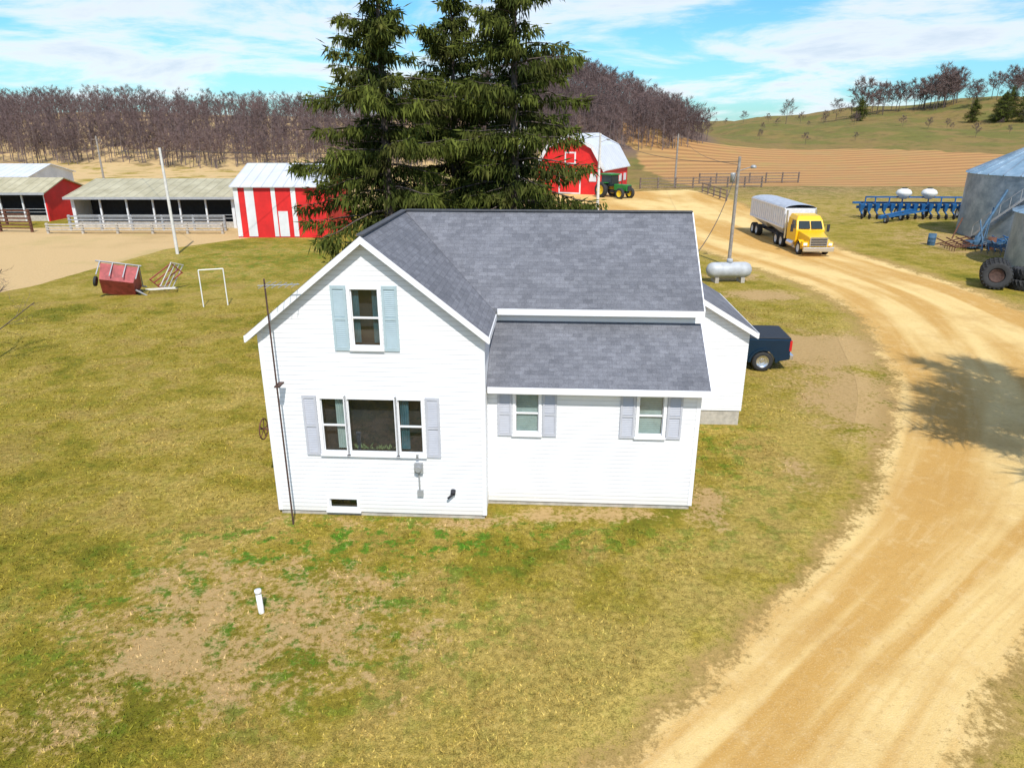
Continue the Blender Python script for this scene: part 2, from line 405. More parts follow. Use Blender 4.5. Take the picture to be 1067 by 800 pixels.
V=np.array(V); V[:,2]=height(V[:,0],V[:,1])+.006
me=bpy.data.meshes.new('gravel_road'); F=[(i*(na+1)+j,i*(na+1)+j+1,(i+1)*(na+1)+j+1,(i+1)*(na+1)+j) for i in range(NL-1) for j in range(na)]
me.from_pydata(V.tolist(),[],F); me.materials.append(M['road']); set_attrs(me,V[:,0],V[:,1],dict(edge=np.array(E)))
ul=me.uv_layers.new(name='UVMap'); vi=np.zeros(len(me.loops),int); me.loops.foreach_get('vertex_index',vi)
ul.data.foreach_set('uv',np.array(UV)[vi].ravel())
tag(link(bpy.data.objects.new('gravel_road',me)),'curving tan gravel farm road with soft edges','road',kind='structure')

def tri_obj(name,V,F,mats,parent=None,mi=None,attrs=None):
    me=bpy.data.meshes.new(name); me.from_pydata(np.asarray(V).tolist(),[],np.asarray(F).tolist())
    for k in mats: me.materials.append(M[k])
    if mi is not None: me.polygons.foreach_set('material_index',np.asarray(mi,np.int32))
    if attrs:
        for k,v in attrs.items():
            a=me.attributes.new(k,'FLOAT','POINT'); a.data.foreach_set('value',np.asarray(v,np.float32))
    return link(bpy.data.objects.new(name,me),parent)
# grass blades
n=240000
yy=7.2+30*rng.random(n)**1.6; xx=(rng.random(n)*2-1)*(yy*.80+2)
ca,sa=math.cos(rad(-3.2)),math.sin(rad(-3.2))
lx=(xx+5.72)*ca+(yy-15.38)*sa; ly=-(xx+5.72)*sa+(yy-15.38)*ca
mk=masks(xx,yy); cl=np.sin(xx*2.1+np.sin(yy*1.7)*2)*np.sin(yy*2.6+np.sin(xx*1.3)*2)
keep=(road_mask(xx,yy)<-.1+rng.normal(0,.4,n))&~((lx>-.05)&(lx<10.2)&(ly>-.05)&(ly<12))&~((lx>10)&(lx<12.8)&(ly>6)&(ly<12))
keep&=(rng.random(n)>mk['dirt']*1.1)&(rng.random(n)<.7+.2*cl)
keep&=~((lx>5)&(lx<10.3)&(ly>-.05)&(ly<.7)&(rng.random(n)<.7))
xx=xx[keep];yy=yy[keep];n=len(xx)
hh=(.02+.045*rng.random(n)**2)*(1+.3*cl[keep]); ww=.007+.009*rng.random(n)+yy*.00035; th=rng.random(n)*6.283; ln=rng.random(n)*1.8*hh; tl=rng.random(n)*6.283
P=np.stack([xx,yy,np.zeros(n)],1)
A=P+np.stack([np.cos(th)*ww,np.sin(th)*ww,0*th],1);B=P-np.stack([np.cos(th)*ww,np.sin(th)*ww,0*th],1)
T=P+np.stack([np.cos(tl)*ln,np.sin(tl)*ln,hh],1)
V=np.empty((3*n,3));V[0::3]=A;V[1::3]=B;V[2::3]=T
tone=np.repeat(rng.random(n)**1.5,3)
o=tri_obj('lawn_grass',V,np.arange(3*n).reshape(-1,3),['blades'],attrs={'tone':tone})
set_attrs(o.data,V[:,0],V[:,1]); tag(o,'short patchy yellow-green lawn grass blades','grass',kind='stuff')

# ------------------------------------------------------------------ farmhouse
H=thing('farmhouse','white two-wing farmhouse with grey shingle roof and shutters','house',(-5.72,15.38,0),rad(-3.2))
PT=.80; RZ=6.83; XE=10.14; XO=10.28
w=MB()
ez=RZ-.1-PT*2.55
w.prism([(0,0,.12),(5.1,0,.12),(5.1,0,ez),(2.55,0,RZ-.12),(0,0,ez)],(0,4.3,0))
wing=w.obj('wall','siding',H)
WF=[(2.17,2.80,4.34,5.66),(1.27,1.84,1.72,3.09),(1.90,3.02,1.72,3.09),(3.08,3.65,1.72,3.09),(1.27,1.97,.2,.48)]
cut(wing,[(a,b,-.2,.30,c,d) for a,b,c,d in WF])
MB().bx(0,5.1,4.3,6.95,.12,ez-.03).obj('wall','siding',H)
w=MB(); eb=RZ-.12-PT*2.3
w.prism([(5.1,2.2,.12),(5.1,6.8,.12),(5.1,6.8,eb),(5.1,4.5,RZ-.12),(5.1,2.2,eb)],(XE-5.1,0,0))
w.obj('wall','siding',H)
w=MB(); w.prism([(5.1,.75,.12),(5.1,2.2,.12),(5.1,2.2,4.2),(5.1,.75,3.28)],(XE-5.1,0,0)); lt=w.obj('wall','siding',H)
LF=[(5.76,6.34,2.0,3.0),(8.70,9.30,2.0,3.0)]
cut(lt,[(a,b,.5,1.05,c,d) for a,b,c,d in LF])
w=MB(); w.prism([(5.4,6.2,.5),(12.65,6.2,.5),(12.65,6.2,3.12),(9.03,6.2,5.27),(5.4,6.2,3.12)],(0,5.0,0)); w.obj('wall','siding',H)
f=MB(); f.bx(.04,5.06,.04,6.9,-.1,.12).bx(5.06,XE-.04,.79,6.7,-.1,.12).bx(XE-.04,12.61,6.24,11.1,-.1,.5).obj('foundation','concrete',H)
TH=.12
def slab(mb,pts,th=TH,m=0):
    p=[Vector(q) for q in pts]; mb.add(p+[q-Vector((0,0,th)) for q in p],[(0,1,2,3),(7,6,5,4),(0,4,5,1),(1,5,6,2),(2,6,7,3),(3,7,4,0)],m)
r=MB(); FO=-.22
zl=RZ-PT*2.75; zr=RZ-PT*2.68; zf=RZ-PT*2.55
slab(r,[(-.2,FO,zl),(2.55,FO,RZ),(2.55,4.5,RZ),(-.2,7.25,zl)])
slab(r,[(2.55,FO,RZ),(5.23,FO,zr),(5.23,1.82,zr),(2.55,4.5,RZ)])
slab(r,[(2.56,4.5,RZ),(5.11,1.95,zf),(XO,1.95,zf),(XO,4.5,RZ)])
slab(r,[(2.55,4.5,RZ),(XO,4.5,RZ),(XO,7.25,zl),(-.2,7.25,zl)])
slab(r,[(5.11,.45,3.28),(XO,.45,3.28),(XO,2.19,4.40),(5.11,2.19,4.40)])
slab(r,[(9.03,5.98,5.40),(12.84,5.98,3.12),(12.84,11.45,3.12),(9.03,11.45,5.40)])
slab(r,[(5.1,7.3,3.07),(9.03,7.3,5.40),(9.03,11.45,5.40),(5.1,11.45,3.07)])
roof=r.obj('roof','shingle',H)
rc=MB(); rc.beam((2.55,FO,RZ+.012),(2.55,4.5,RZ+.012),.15,.035); rc.beam((2.6,4.5,RZ+.016),(XO,4.5,RZ+.016),.15,.035); rc.obj('ridge_cap','ridge',roof)
t=MB(); y0=FO-.026
def rake(x0,z0,x1,z1,yy,hgt=.17):
    t.prism([(x0,yy,z0-hgt),(x1,yy,z1-hgt),(x1,yy,z1-.012),(x0,yy,z0-.012)],(0,.025,0))
rake(-.2,zl,2.55,RZ,y0); rake(2.55,RZ,5.23,zr,y0)
t.bx(-.23,-.2,FO,7.25,zl-.17,zl-.02); t.bx(5.23,5.255,FO,1.8,zr-.17,zr-.02)
t.bx(5.26,XO,1.925,1.95,zf-.17,zf-.02); t.bx(5.13,XO,.42,.45,3.12,3.27)
t.prism([(XO,1.95,zf-.2),(XO,4.5,RZ-.2),(XO,4.5,RZ-.012),(XO,1.95,zf-.012)],(.03,0,0))
t.prism([(XO,.45,3.10),(XO,2.18,4.2),(XO,2.18,4.39),(XO,.45,3.268)],(.03,0,0))
t.prism([(9.03,5.95,5.22),(12.84,5.95,2.94),(12.84,5.95,3.108),(9.03,5.95,5.388)],(0,.028,0)); t.bx(12.84,12.87,5.98,11.45,2.95,3.11)
t.bx(5.14,XO-.02,.47,.745,3.13,3.15)
t.obj('trim','trim',H)
for (cx,cy,z1) in ((-.012,-.012,ez-.05),(5.02,-.012,ez-.05),(XE-.085,.738,3.1)):
    MB().bx(cx,cx+.1,cy,cy+.1,.12,z1).obj('corner_board','trim',H)
def window(x0,x1,z0,z1,y,curt=True,dh=True,cm='curtain'):
    fw=.055; W=MB()
    W.bx(x0-fw,x0+.012,y-.03,y-.002,z0-fw,z1+fw).bx(x1-.012,x1+fw,y-.03,y-.002,z0-fw,z1+fw).bx(x0+.012,x1-.012,y-.03,y-.002,z1-.012,z1+fw).bx(x0+.012,x1-.012,y-.03,y-.002,z0-fw,z0+.012)
    win=W.obj('window','trim',H)
    s=MB(); a=.002; b=.03
    s.bx(x0+a,x0+b,y+.02,y+.05,z0+a,z1-a).bx(x1-b,x1-a,y+.02,y+.05,z0+a,z1-a).bx(x0+b,x1-b,y+.02,y+.05,z0+a,z0+b).bx(x0+b,x1-b,y+.02,y+.05,z1-b,z1-a)
    if dh: zm=(z0+z1)/2; s.bx(x0+b,x1-b,y+.016,y+.052,zm-.02,zm+.02)
    s.obj('frame','trim',win)
    MB().add([(x0+b,y+.035,z0+b),(x1-b,y+.035,z0+b),(x1-b,y+.035,z1-b),(x0+b,y+.035,z1-b)],[(0,1,2,3)]).obj('glass','glass',win,recalc=False)
    MB().bx(x0-fw-.02,x1+fw+.02,y-.07,y-.031,z0-fw-.03,z0-fw+.01).obj('sill','trim',win)
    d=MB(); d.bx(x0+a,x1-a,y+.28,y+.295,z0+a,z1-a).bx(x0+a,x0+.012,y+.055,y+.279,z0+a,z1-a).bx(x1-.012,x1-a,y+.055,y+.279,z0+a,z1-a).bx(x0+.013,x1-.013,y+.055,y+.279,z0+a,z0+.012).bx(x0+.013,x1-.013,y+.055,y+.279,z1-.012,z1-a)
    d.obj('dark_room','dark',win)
    if curt:
        c=MB(); wv=(x1-x0)
        segs={'both':[(x0+.03,x0+.03+wv*.22),(x1-.03-wv*.22,x1-.03)],'left':[(x0+.04,x0+.04+wv*.35)],'right':[(x1-.04-wv*.35,x1-.04)]}.get(curt,[])
        for p,q in segs:
            k=9; vs=[]
            for i in range(k):
                xx_=p+(q-p)*i/(k-1); dy=.025*(i%2)
                vs+=[(xx_,y+.10+dy,z0+.06),(xx_,y+.10+dy,z1-.04)]
            c.add(vs,[(2*i,2*i+2,2*i+3,2*i+1) for i in range(k-1)])
        if curt in('blind','halfblind'):
            zt=z1-.04; nn=int((z1-z0)/.05*(.97 if curt=='blind' else .45))
            for i in range(nn): c.bx(x0+.035,x1-.035,y+.075,y+.085,zt-.05*(i+1)+.007,zt-.05*i)
        c.obj('curtain',cm,win,recalc=False)
    return win
window(*WF[0],0,'both',cm='drape'); window(*WF[1],0,'right'); pw=window(*WF[2],0,False,False); window(*WF[3],0,'left',cm='drape'); window(*WF[4],0,False,False)
k=MB()
for i in range(70):
    px=1.98+rng.random()*.95; pz=1.77; d=Vector((rng.normal(0,.05),rng.normal(0,.02),.03+.12*rng.random()**2)); p=Vector((px,.08+.08*rng.random(),pz)); q=p+d; s_=Vector((.016,0,.004))
    k.add([p-s_*.4,p+d*.5-s_,q,p+d*.5+s_],[(0,1,2,3)])
k.obj('house_plant','leaf',pw,recalc=False)
window(*LF[0],.75,'blind'); window(*LF[1],.75,'blind')
def shutter(x0,x1,z0,z1,y,mat):
    s=MB(); y1=y-.002
    s.bx(x0,x0+.05,y1-.035,y1,z0,z1).bx(x1-.05,x1,y1-.035,y1,z0,z1).bx(x0+.05,x1-.05,y1-.035,y1,z0,z0+.07).bx(x0+.05,x1-.05,y1-.035,y1,z1-.07,z1)
    zm=(z0+z1)/2; s.bx(x0+.05,x1-.05,y1-.035,y1,zm-.03,zm+.03)
    z=z0+.075
    while z<z1-.11:
        if abs(z+.02-zm)>.045: s.add([(x0+.05,y1-.014,z+.036),(x1-.05,y1-.014,z+.036),(x1-.05,y1-.026,z),(x0+.05,y1-.026,z)],[(0,1,2,3)])
        z+=.045
    s.bx(x0+.05,x1-.05,y1-.010,y1-.001,z0+.07,zm-.03).bx(x0+.05,x1-.05,y1-.010,y1-.001,zm+.03,z1-.07)
    s.obj('shutter',mat,H,recalc=True)
shutter(1.75,2.09,4.25,5.72,0,'shutter_blue'); shutter(2.88,3.22,4.25,5.72,0,'shutter_blue')
shutter(.86,1.19,1.64,3.15,0,'shutter'); shutter(3.73,4.06,1.64,3.15,0,'shutter')
for a,b in ((5.34,5.68),(6.42,6.76),(8.27,8.62),(9.38,9.73)): shutter(a,b,1.92,3.06,.75,'shutter')
m_=MB(); m_.bx(3.42,3.62,-.1,-.002,1.25,1.5); m_.cyl((3.52,-.1,1.38),(3.52,-.17,1.38),.07,n=16); m_.cyl((3.52,-.05,.78),(3.52,-.05,1.25),.02,n=8); m_.bx(3.46,3.6,-.07,-.002,.62,.78); m_.bx(3.47,3.53,-.07,-.002,1.6,1.72)
m_.obj('electric_meter','grey',H)
v=MB(); v.cyl((4.32,-.10,.72),(4.32,-.002,.78),.06,n=12); v.cyl((4.32,-.10,.72),(4.2,-.12,.62),.03,n=8); v.obj('dryer_vent','dark',H)
hr=thing('hose_reel','rusty spoked hose reel mounted on the white side wall','reel',(-6.0,16.9,1.6),rad(-3.2))
for xo in (-.45,-.12):
    k=MB(); pts=[(xo,.27*math.cos(2*math.pi*i/20),.27*math.sin(2*math.pi*i/20)) for i in range(20)]
    for i in range(20): k.cyl(pts[i],pts[(i+1)%20],.018,n=6)
    for i in range(0,20,4): k.cyl((xo,0,0),pts[i],.012,n=5)
    k.obj('wheel','rust',hr)
MB().cyl((-.55,0,0),(.36,0,0),.025,n=8).cyl((.30,0,-.25),(.345,0,.25),.02,n=6).obj('axle','rust',hr)
am=thing('antenna_mast','dark rusty steel antenna mast standing against the gable wall','antenna',(-5.25,14.88,0),rad(-3))
MB().cyl((0,0,0),(0,0,5.95),.022,.018,n=10).bx(-.06,.06,-.02,.3,3.5,3.53).obj('mast','mast',am)
k=MB(); k.cyl((-.15,0,5.8),(.75,0,5.84),.012,n=6)
for i in range(6): k.cyl((.0+i*.13,-.35+.03*i,5.82),(.0+i*.13,.35-.03*i,5.82),.007,n=5)
k.obj('antenna','grey',am)
wp=thing('vent_pipe','short white plastic pipe standing in the lawn','pipe',(-4.93,11.6,0),0,rot=(rad(1),rad(-1),0))
MB().lathe([(.0,.5),(.045,.5),(.055,.5),(.055,.0),(.06,-.05)],(0,0,0),n=16).obj('pipe','pipewhite',wp); MB().lathe([(.0,.53),(.066,.53),(.066,.46),(.056,.46)],(0,0,0),n=16).obj('cap','pipewhite',wp)

# ------------------------------------------------------------------ wheels helper
def wheel(parent,c,Rr,wd,axis='x',rim='grey',n=24,name='wheel'):
    hub=MB().lathe([(0,-wd*.2),(Rr*.2,-wd*.2),(Rr*.2,wd*.2),(0,wd*.2)],c,axis,12,0,False).obj(name,rim,parent)
    h=wd/2
    MB().lathe([(Rr*.6,-h*.9),(Rr*.8,-h),(Rr*.94,-h*.9),(Rr,-h*.6),(Rr,h*.6),(Rr*.94,h*.9),(Rr*.8,h),(Rr*.6,h*.9)],c,axis,n).obj('tyre','black',hub)
    MB().lathe([(Rr*.21,-h*.25),(Rr*.35,-h*.5),(Rr*.5,-h*.35),(Rr*.6,-h*.85),(Rr*.61,-h*.85),(Rr*.61,h*.85),(Rr*.6,h*.85),(Rr*.5,h*.35),(Rr*.35,h*.5),(Rr*.21,h*.25)],c,axis,n).obj('rim',rim,hub)
    return hub

# ------------------------------------------------------------------ pickup (faces -x)
pk=thing('pickup_truck','dark navy pickup truck with black bed cover beside the house','pickup truck',(7.95,27.3,0),rad(-5))
b=MB()
def arch(cx,r,k=8): return [(cx+r*math.cos(math.pi*(1-i/k)) ,.38+r*math.sin(math.pi*(1-i/k))) for i in range(k+1)]
lower=[(-2.9,.42)]+arch(-1.95,.48)+[(1.0,.42)]
poly=lower+[(1.0,1.22),(-1.35,1.2),(-2.7,1.1),(-2.88,.95)]
b.prism([(x_,-.98,z_) for x_,z_ in poly],(0,1.96,0))
b.obj('body','navy',pk,bevel=.03)
bd=MB()
bp=[(1.02,.45)]+arch(1.85,.48)+[(2.85,.5),(2.85,1.3),(1.02,1.3)]
bd.prism([(x_,-.98,z_) for x_,z_ in bp],(0,.12,0)).prism([(x_,.86,z_) for x_,z_ in bp],(0,.12,0)); bd.bx(1.02,1.1,-.86,.86,.5,1.3)
bed=bd.obj('bed','navy',pk,bevel=.03)
MB().bx(1.04,2.84,-.93,.93,1.302,1.345).obj('bed_cover','vinyl',bed,bevel=.015)
for sy in (-1,1):
    k=MB()
    for i in range(8):
        a0,a1=math.pi*i/8,math.pi*(i+1)/8
        p=[(1.85+rr*math.cos(a),.38+rr*math.sin(a)) for rr,a in ((.47,a0),(.56,a0),(.56,a1),(.47,a1))]
        k.prism([(x_,sy*.982,z_) for x_,z_ in p],(0,sy*.05,0))
    k.obj('fender_flare','navy',bed)
MB().bx(2.8,2.87,-.86,.86,.6,1.28).obj('tailgate','navy',pk,bevel=.015)
def taper(mb,x0,x1,x2,x3,z0,z1,wb,wt,m=0):
    mb.add([(x0,-wb,z0),(x1,-wb,z0),(x1,wb,z0),(x0,wb,z0),(x2,-wt,z1),(x3,-wt,z1),(x3,wt,z1),(x2,wt,z1)],[(0,3,2,1),(4,5,6,7),(0,1,5,4),(1,2,6,5),(2,3,7,6),(3,0,4,7)],m)
cb=MB(); taper(cb,-1.35,.98,-.75,.82,1.225,1.78,.93,.74); cb.obj('window','vglass',pk)
rf=MB(); taper(rf,-.8,.88,-.65,.74,1.76,1.86,.78,.66)
for sx in (-1,1):
    rf.beam((-1.36,sx*.93,1.22),(-.74,sx*.76,1.8),.06).beam((.99,sx*.93,1.22),(.84,sx*.76,1.8),.12).beam((-.1,sx*.94,1.22),(-.1,sx*.765,1.8),.08)
rf.obj('roof','navy',pk,bevel=.02)
MB().bx(2.86,3.0,-.95,.95,.5,.68).obj('bumper','chrome',pk,bevel=.02); MB().bx(-3.02,-2.88,-.97,.97,.45,.68).obj('bumper','chrome',pk,bevel=.02)
for sy in (-.93,.93):
    MB().bx(2.80,2.885,sy-.055,sy+.055,.85,1.25).obj('tail_light','lens',pk)
    MB().bx(-2.90,-2.8,sy*.85-.12,sy*.85+.12,.85,1.02).obj('headlight','hlens',pk)
    for cx in (-1.95,1.85): wheel(pk,(cx,sy*.97-.03*np.sign(sy),.40),.40,.27,'y','chrome')
# ------------------------------------------------------------------ propane tank
pt=thing('propane_tank','grey-white horizontal propane tank on concrete feet','propane tank',(13.2,43.0,0),rad(4)); pt.scale=(.94,)*3
MB().lathe([(0,-1.48),(.2,-1.45),(.38,-1.34),(.47,-1.18),(.5,-1.05),(.5,1.05),(.47,1.18),(.38,1.34),(.2,1.45),(0,1.48)],(0,0,.78),'x',28).obj('tank','tank',pt)
MB().lathe([(0,1.5),(.16,1.5),(.19,1.44),(.19,1.24),(.0,1.24)],(0,0,0),'z',16).obj('dome_cover','tank',pt)
for sx in (-.85,.85): MB().bx(sx-.12,sx+.12,-.4,.4,0,.33).obj('leg','concrete',pt)
# ------------------------------------------------------------------ grain truck
gt=thing('grain_truck','yellow semi tractor hauling a white hopper grain trailer','truck',(22.2,51.6,0),rad(-1)); gt.scale=(.96,)*3
b=MB(); b.add([(-.75,.25,.7),(.75,.25,.7),(.98,2.1,.7),(-.98,2.1,.7),(-.68,.3,1.45),(.68,.3,1.45),(.92,2.1,1.72),(-.92,2.1,1.72)],[(0,3,2,1),(4,5,6,7),(0,1,5,4),(1,2,6,5),(2,3,7,6),(3,0,4,7)]); b.obj('hood','yellow',gt,bevel=.06)
b=MB(); b.add([(-1.1,2.1,.8),(1.1,2.1,.8),(1.1,4.1,.8),(-1.1,4.1,.8),(-1.1,2.1,1.75),(1.1,2.1,1.75),(1.1,4.1,1.75),(-1.1,4.1,1.75),(-1.0,2.5,2.45),(1.0,2.5,2.45),(1.05,4.1,2.5),(-1.05,4.1,2.5),(-.85,2.75,2.75),(.85,2.75,2.75),(.9,4.1,2.8),(-.9,4.1,2.8)],
 [(0,3,2,1),(0,1,5,4),(1,2,6,5),(2,3,7,6),(3,0,4,7),(4,5,9,8),(5,6,10,9),(6,7,11,10),(7,4,8,11),(8,9,13,12),(9,10,14,13),(10,11,15,14),(11,8,12,15),(12,13,14,15)]); cab=b.obj('cab','yellow',gt,bevel=.04)
b=MB(); b.add([(-.93,2.08,1.84),(-.05,2.04,1.84),(-.05,2.40,2.4),(-.86,2.43,2.4)],[(0,1,2,3)]); b.add([(.05,2.04,1.84),(.93,2.08,1.84),(.86,2.43,2.4),(.05,2.40,2.4)],[(0,1,2,3)]); b.obj('windshield','vglass',cab)
for sx in (-1,1):
    MB().add([(sx*1.112,2.35,1.8),(sx*1.112,3.3,1.8),(sx*1.04,3.3,2.4),(sx*1.02,2.65,2.4)],[(0,1,2,3)]).obj('side_window','vglass',cab)
    fd=MB()
    pts=[(1.3+.62*math.cos(math.pi*i/8),.52+.62*math.sin(math.pi*i/8)) for i in range(9)]
    for i in range(8): fd.add([(sx*.7,pts[i][0],pts[i][1]),(sx*1.18,pts[i][0],pts[i][1]),(sx*1.18,pts[i+1][0],pts[i+1][1]),(sx*.7,pts[i+1][0],pts[i+1][1])],[(0,1,2,3)])
    fd.bx(min(sx*.72,sx*1.15),max(sx*.72,sx*1.15),.35,.75,.75,1.08); fd.obj('fender','yellow',gt)
    MB().bx(min(sx*.8,sx*1.08),max(sx*.8,sx*1.08),.31,.348,.82,1.02).obj('headlight','hlens',gt)
    MB().bx(min(sx*1.3,sx*1.5),max(sx*1.3,sx*1.5),2.2,2.28,1.6,2.15).beam((sx*1.05,2.3,2.1),(sx*1.35,2.25,2.1),.03).obj('mirror','dark',cab)
    MB().cyl((sx*1.12,4.35,.8),(sx*1.12,4.35,3.0),.08,n=12).obj('exhaust_pipe','chrome',gt)
    MB().cyl((sx*1.0,2.3,.62),(sx*1.0,3.6,.62),.28,n=16).obj('fuel_tank','chrome',gt)
    wheel(gt,(sx*1.0,1.3,.5),.5,.28,'x','poly')
    for yy_ in (5.1,6.35): wheel(gt,(sx*.95,yy_,.5),.5,.5,'x','poly')
    for yy_ in (11.6,12.85): wheel(gt,(sx*.95,yy_,.5),.5,.5,'x','poly')
MB().bx(-1.15,1.15,0,.22,.4,.72).obj('bumper','chrome',gt,bevel=.03)
MB().bx(-.6,.6,.232,.25,.78,1.4).obj('radiator','dark',gt)
g_=MB()
for i in range(5): g_.bx(-.6,.6,.19,.23,.82+i*.125,.86+i*.125)
g_.bx(-.66,-.6,.18,.24,.76,1.42).bx(.6,.66,.18,.24,.76,1.42).bx(-.6,.6,.18,.24,1.40,1.45); g_.obj('grille','chrome',gt)
MB().bx(-.45,.45,1.5,13.4,.55,.75).obj('chassis','dark',gt)
tr=MB(); tr.bx(-1.2,1.2,4.7,13.6,1.55,3.1)
for (a,b_) in ((4.9,9.1),(9.3,13.4)):
    mm=(a+b_)/2
    tr.add([(-1.2,a,1.55),(1.2,a,1.55),(1.2,b_,1.55),(-1.2,b_,1.55),(-.35,mm-.4,.8),(.35,mm-.4,.8),(.35,mm+.4,.8),(-.35,mm+.4,.8)],[(4,5,6,7),(0,1,5,4),(1,2,6,5),(2,3,7,6),(3,0,4,7)])
for i in range(18):
    yv=4.75+i*.52
    for sx in (-1,1): tr.bx(min(sx*1.2,sx*1.24),max(sx*1.2,sx*1.24),yv,yv+.06,1.6,3.1)
for sx in (-1,1): tr.bx(min(sx*1.2,sx*1.27),max(sx*1.2,sx*1.27),4.68,13.62,3.02,3.14); tr.bx(min(sx*1.2,sx*1.26),max(sx*1.2,sx*1.26),4.68,13.62,1.52,1.64)
trl=tr.obj('trailer','trailer',gt)
tp=MB(); k=11
arc=[(1.24*math.cos(math.pi*i/k),3.10+.28*math.sin(math.pi*i/k)) for i in range(k+1)]
ysv=np.linspace(4.66,13.64,19)
vs=[(a,yv,z+.02*(j%2)) for j,yv in enumerate(ysv) for a,z in arc]
tp.add(vs,[(j*(k+1)+i,j*(k+1)+i+1,(j+1)*(k+1)+i+1,(j+1)*(k+1)+i) for j in range(18) for i in range(k)]); tp.obj('tarp','tarp',trl,recalc=False)
# ------------------------------------------------------------------ poles
def pole(name,label,loc,h,mat,r=.13,arms=True,lamp=False,xf=False,lean=(0,0,0),cat='utility pole'):
    t=thing(name,label,cat,loc,rot=lean)
    MB().cyl((0,0,-.2),(0,0,h),r,r*.7,n=10).obj('pole',mat,t)
    if arms:
        a=MB().bx(-.75,.75,-.07,.07,h-.55,h-.42)
        for sx in (-.65,-.25,.25,.65): a.cyl((sx,0,h-.42),(sx,0,h-.28),.03,n=6)
        a.obj('crossarm','wood',t)
    if xf: MB().lathe([(0,h-1.0),(.16,h-1.02),(.17,h-1.1),(.17,h-1.6),(0,h-1.62)],(-.32,0,0),n=14).obj('transformer','grey',t)
    if lamp:
        MB().cyl((0,0,h-.9),(.8,-.3,h-.6),.03,n=6).obj('lamp_arm','grey',t)
        MB().lathe([(0,h-.5),(.12,h-.52),(.2,h-.62),(.16,h-.72),(0,h-.72)],(.85,-.32,0),n=12).obj('lamp_head','grey',t)
    return t
pole('utility_pole','weathered wooden yard utility pole with lamp and transformer',(14.75,48.2,0),7.1,'pole',.13,False,True,True)
pole('utility_pole','pale tall pole standing beside the lawn',(-24.9,53.0,0),7.5,'polewhite',.12,False,lean=(0,rad(-.6),0))
pole('utility_pole','pale grey pole near the red gambrel barn',(9.4,80,0),8.2,'polewhite',.17,False,True)
pole('utility_pole','wooden utility pole by the cattle pens',(25,113,0),7.8,'pole',.16,True)
pole('utility_pole','wooden utility pole at the field edge',(-62,112,0),7.5,'pole',.16,True)
def wires(pts,label,sag=.6,r=.018):
    w_=MB()
    for p,q in pts:
        p=Vector(p);q=Vector(q);pr=p
        for i in range(1,15):
            f=i/14;c_=p.lerp(q,f)-Vector((0,0,sag*4*f*(1-f))); w_.cyl(pr,c_,r,n=4); pr=c_
    tag(w_.obj('power_line','wire'),label,'power line')
wires([((14.75,48.2,6.8),(9.4,80,8)),((14.8,48.2,6.6),(25.6,113,7.3)),((14.7,48.2,6.5),(6.2,25,4.4))],'thin black overhead wires strung from the yard pole',.8)
wires([((-24.9,53.,7.3),(-62,112,7.2)),((-24.9,53.,7.3),(9.4,80,7.9))],'thin black overhead wires strung from the pale pole',.8)

# ------------------------------------------------------------------ farm buildings
def open_shed(label,x0,x1,y0,y1,ze,zr_,roofm,endm,nbay):
    t=thing('open_shed',label,'livestock shed',((x0+x1)/2,y0,0)); W=(x1-x0)/2; D=y1-y0; ym=D*.5
    w_=MB()
    for sx in (-1,1):
        a=sx*W; w_.prism([(a,0.1,0),(a,D,0),(a,D,ze),(a,ym,zr_-.08),(a,.1,ze-.06)],(-sx*.15,0,0))
    w_.bx(-W+.15,W-.15,D-.15,D,0,ze); w_.obj('wall',endm,t)
    r_=MB(); slab(r_,[(-W-.3,-.5,ze-.1),(W+.3,-.5,ze-.1),(W+.3,ym,zr_),(-W-.3,ym,zr_)],.1); slab(r_,[(-W-.3,ym,zr_),(W+.3,ym,zr_),(W+.3,D+.4,ze),(-W-.3,D+.4,ze)],.1)
    r_.obj('roof',roofm,t)
    MB().bx(-W-.3,W+.3,-.56,-.505,ze-.3,ze-.08).obj('fascia','grey',t)
    MB().bx(-W+.2,W-.2,D-.3,D-.2,0,ze-.1).bx(-W+.2,W-.2,3,3.1,.0,2.3).obj('shade_sheet','dark',t)  # near-black sheets added to paint the shade inside the open front
    for i in range(nbay+1):
        xp=-W+.2+(2*W-.4)*i/nbay; MB().bx(xp-.07,xp+.07,.12,.26,0,ze-.2).obj('post','bwhite',t)
    MB().bx(-W+.2,W-.2,.35,.45,.0,.55).obj('feed_bunk','concrete',t)
    g_=MB()
    for zz in (.85,1.15): g_.bx(-W+.2,W-.2,.38,.42,zz,zz+.05)
    g_.obj('rail','grey',t)
    return t
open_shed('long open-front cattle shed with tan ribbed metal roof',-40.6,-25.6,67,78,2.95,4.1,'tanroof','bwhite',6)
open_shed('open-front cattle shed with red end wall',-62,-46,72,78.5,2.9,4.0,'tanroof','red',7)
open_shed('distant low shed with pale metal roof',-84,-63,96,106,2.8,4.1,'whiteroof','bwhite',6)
st=thing('red_white_shed','red and white striped metal shed with pale roof','shed',(-19.4,61.2,0))
w_=MB(); w_.prism([(-3.9,.0,0),(-3.9,9.5,0),(-3.9,9.5,4.3),(-3.9,4.7,5.75),(-3.9,0,4.3)],(7.8,0,0)); w_.obj('wall','red',st)
for a,b_ in ((-3.88,-3.5),(-2.95,-2.2),(-.75,-.4),(.9,1.3)): MB().bx(a,b_,-.05,-.003,.1,4.2).obj('white_panel','bwhite',st)
MB().bx(-.3,.5,-.04,-.003,.1,2.2).obj('door','bwhite',st)
MB().bx(-3.95,-3.903,1.5,8,.3,3.9).obj('white_panel','bwhite',st)
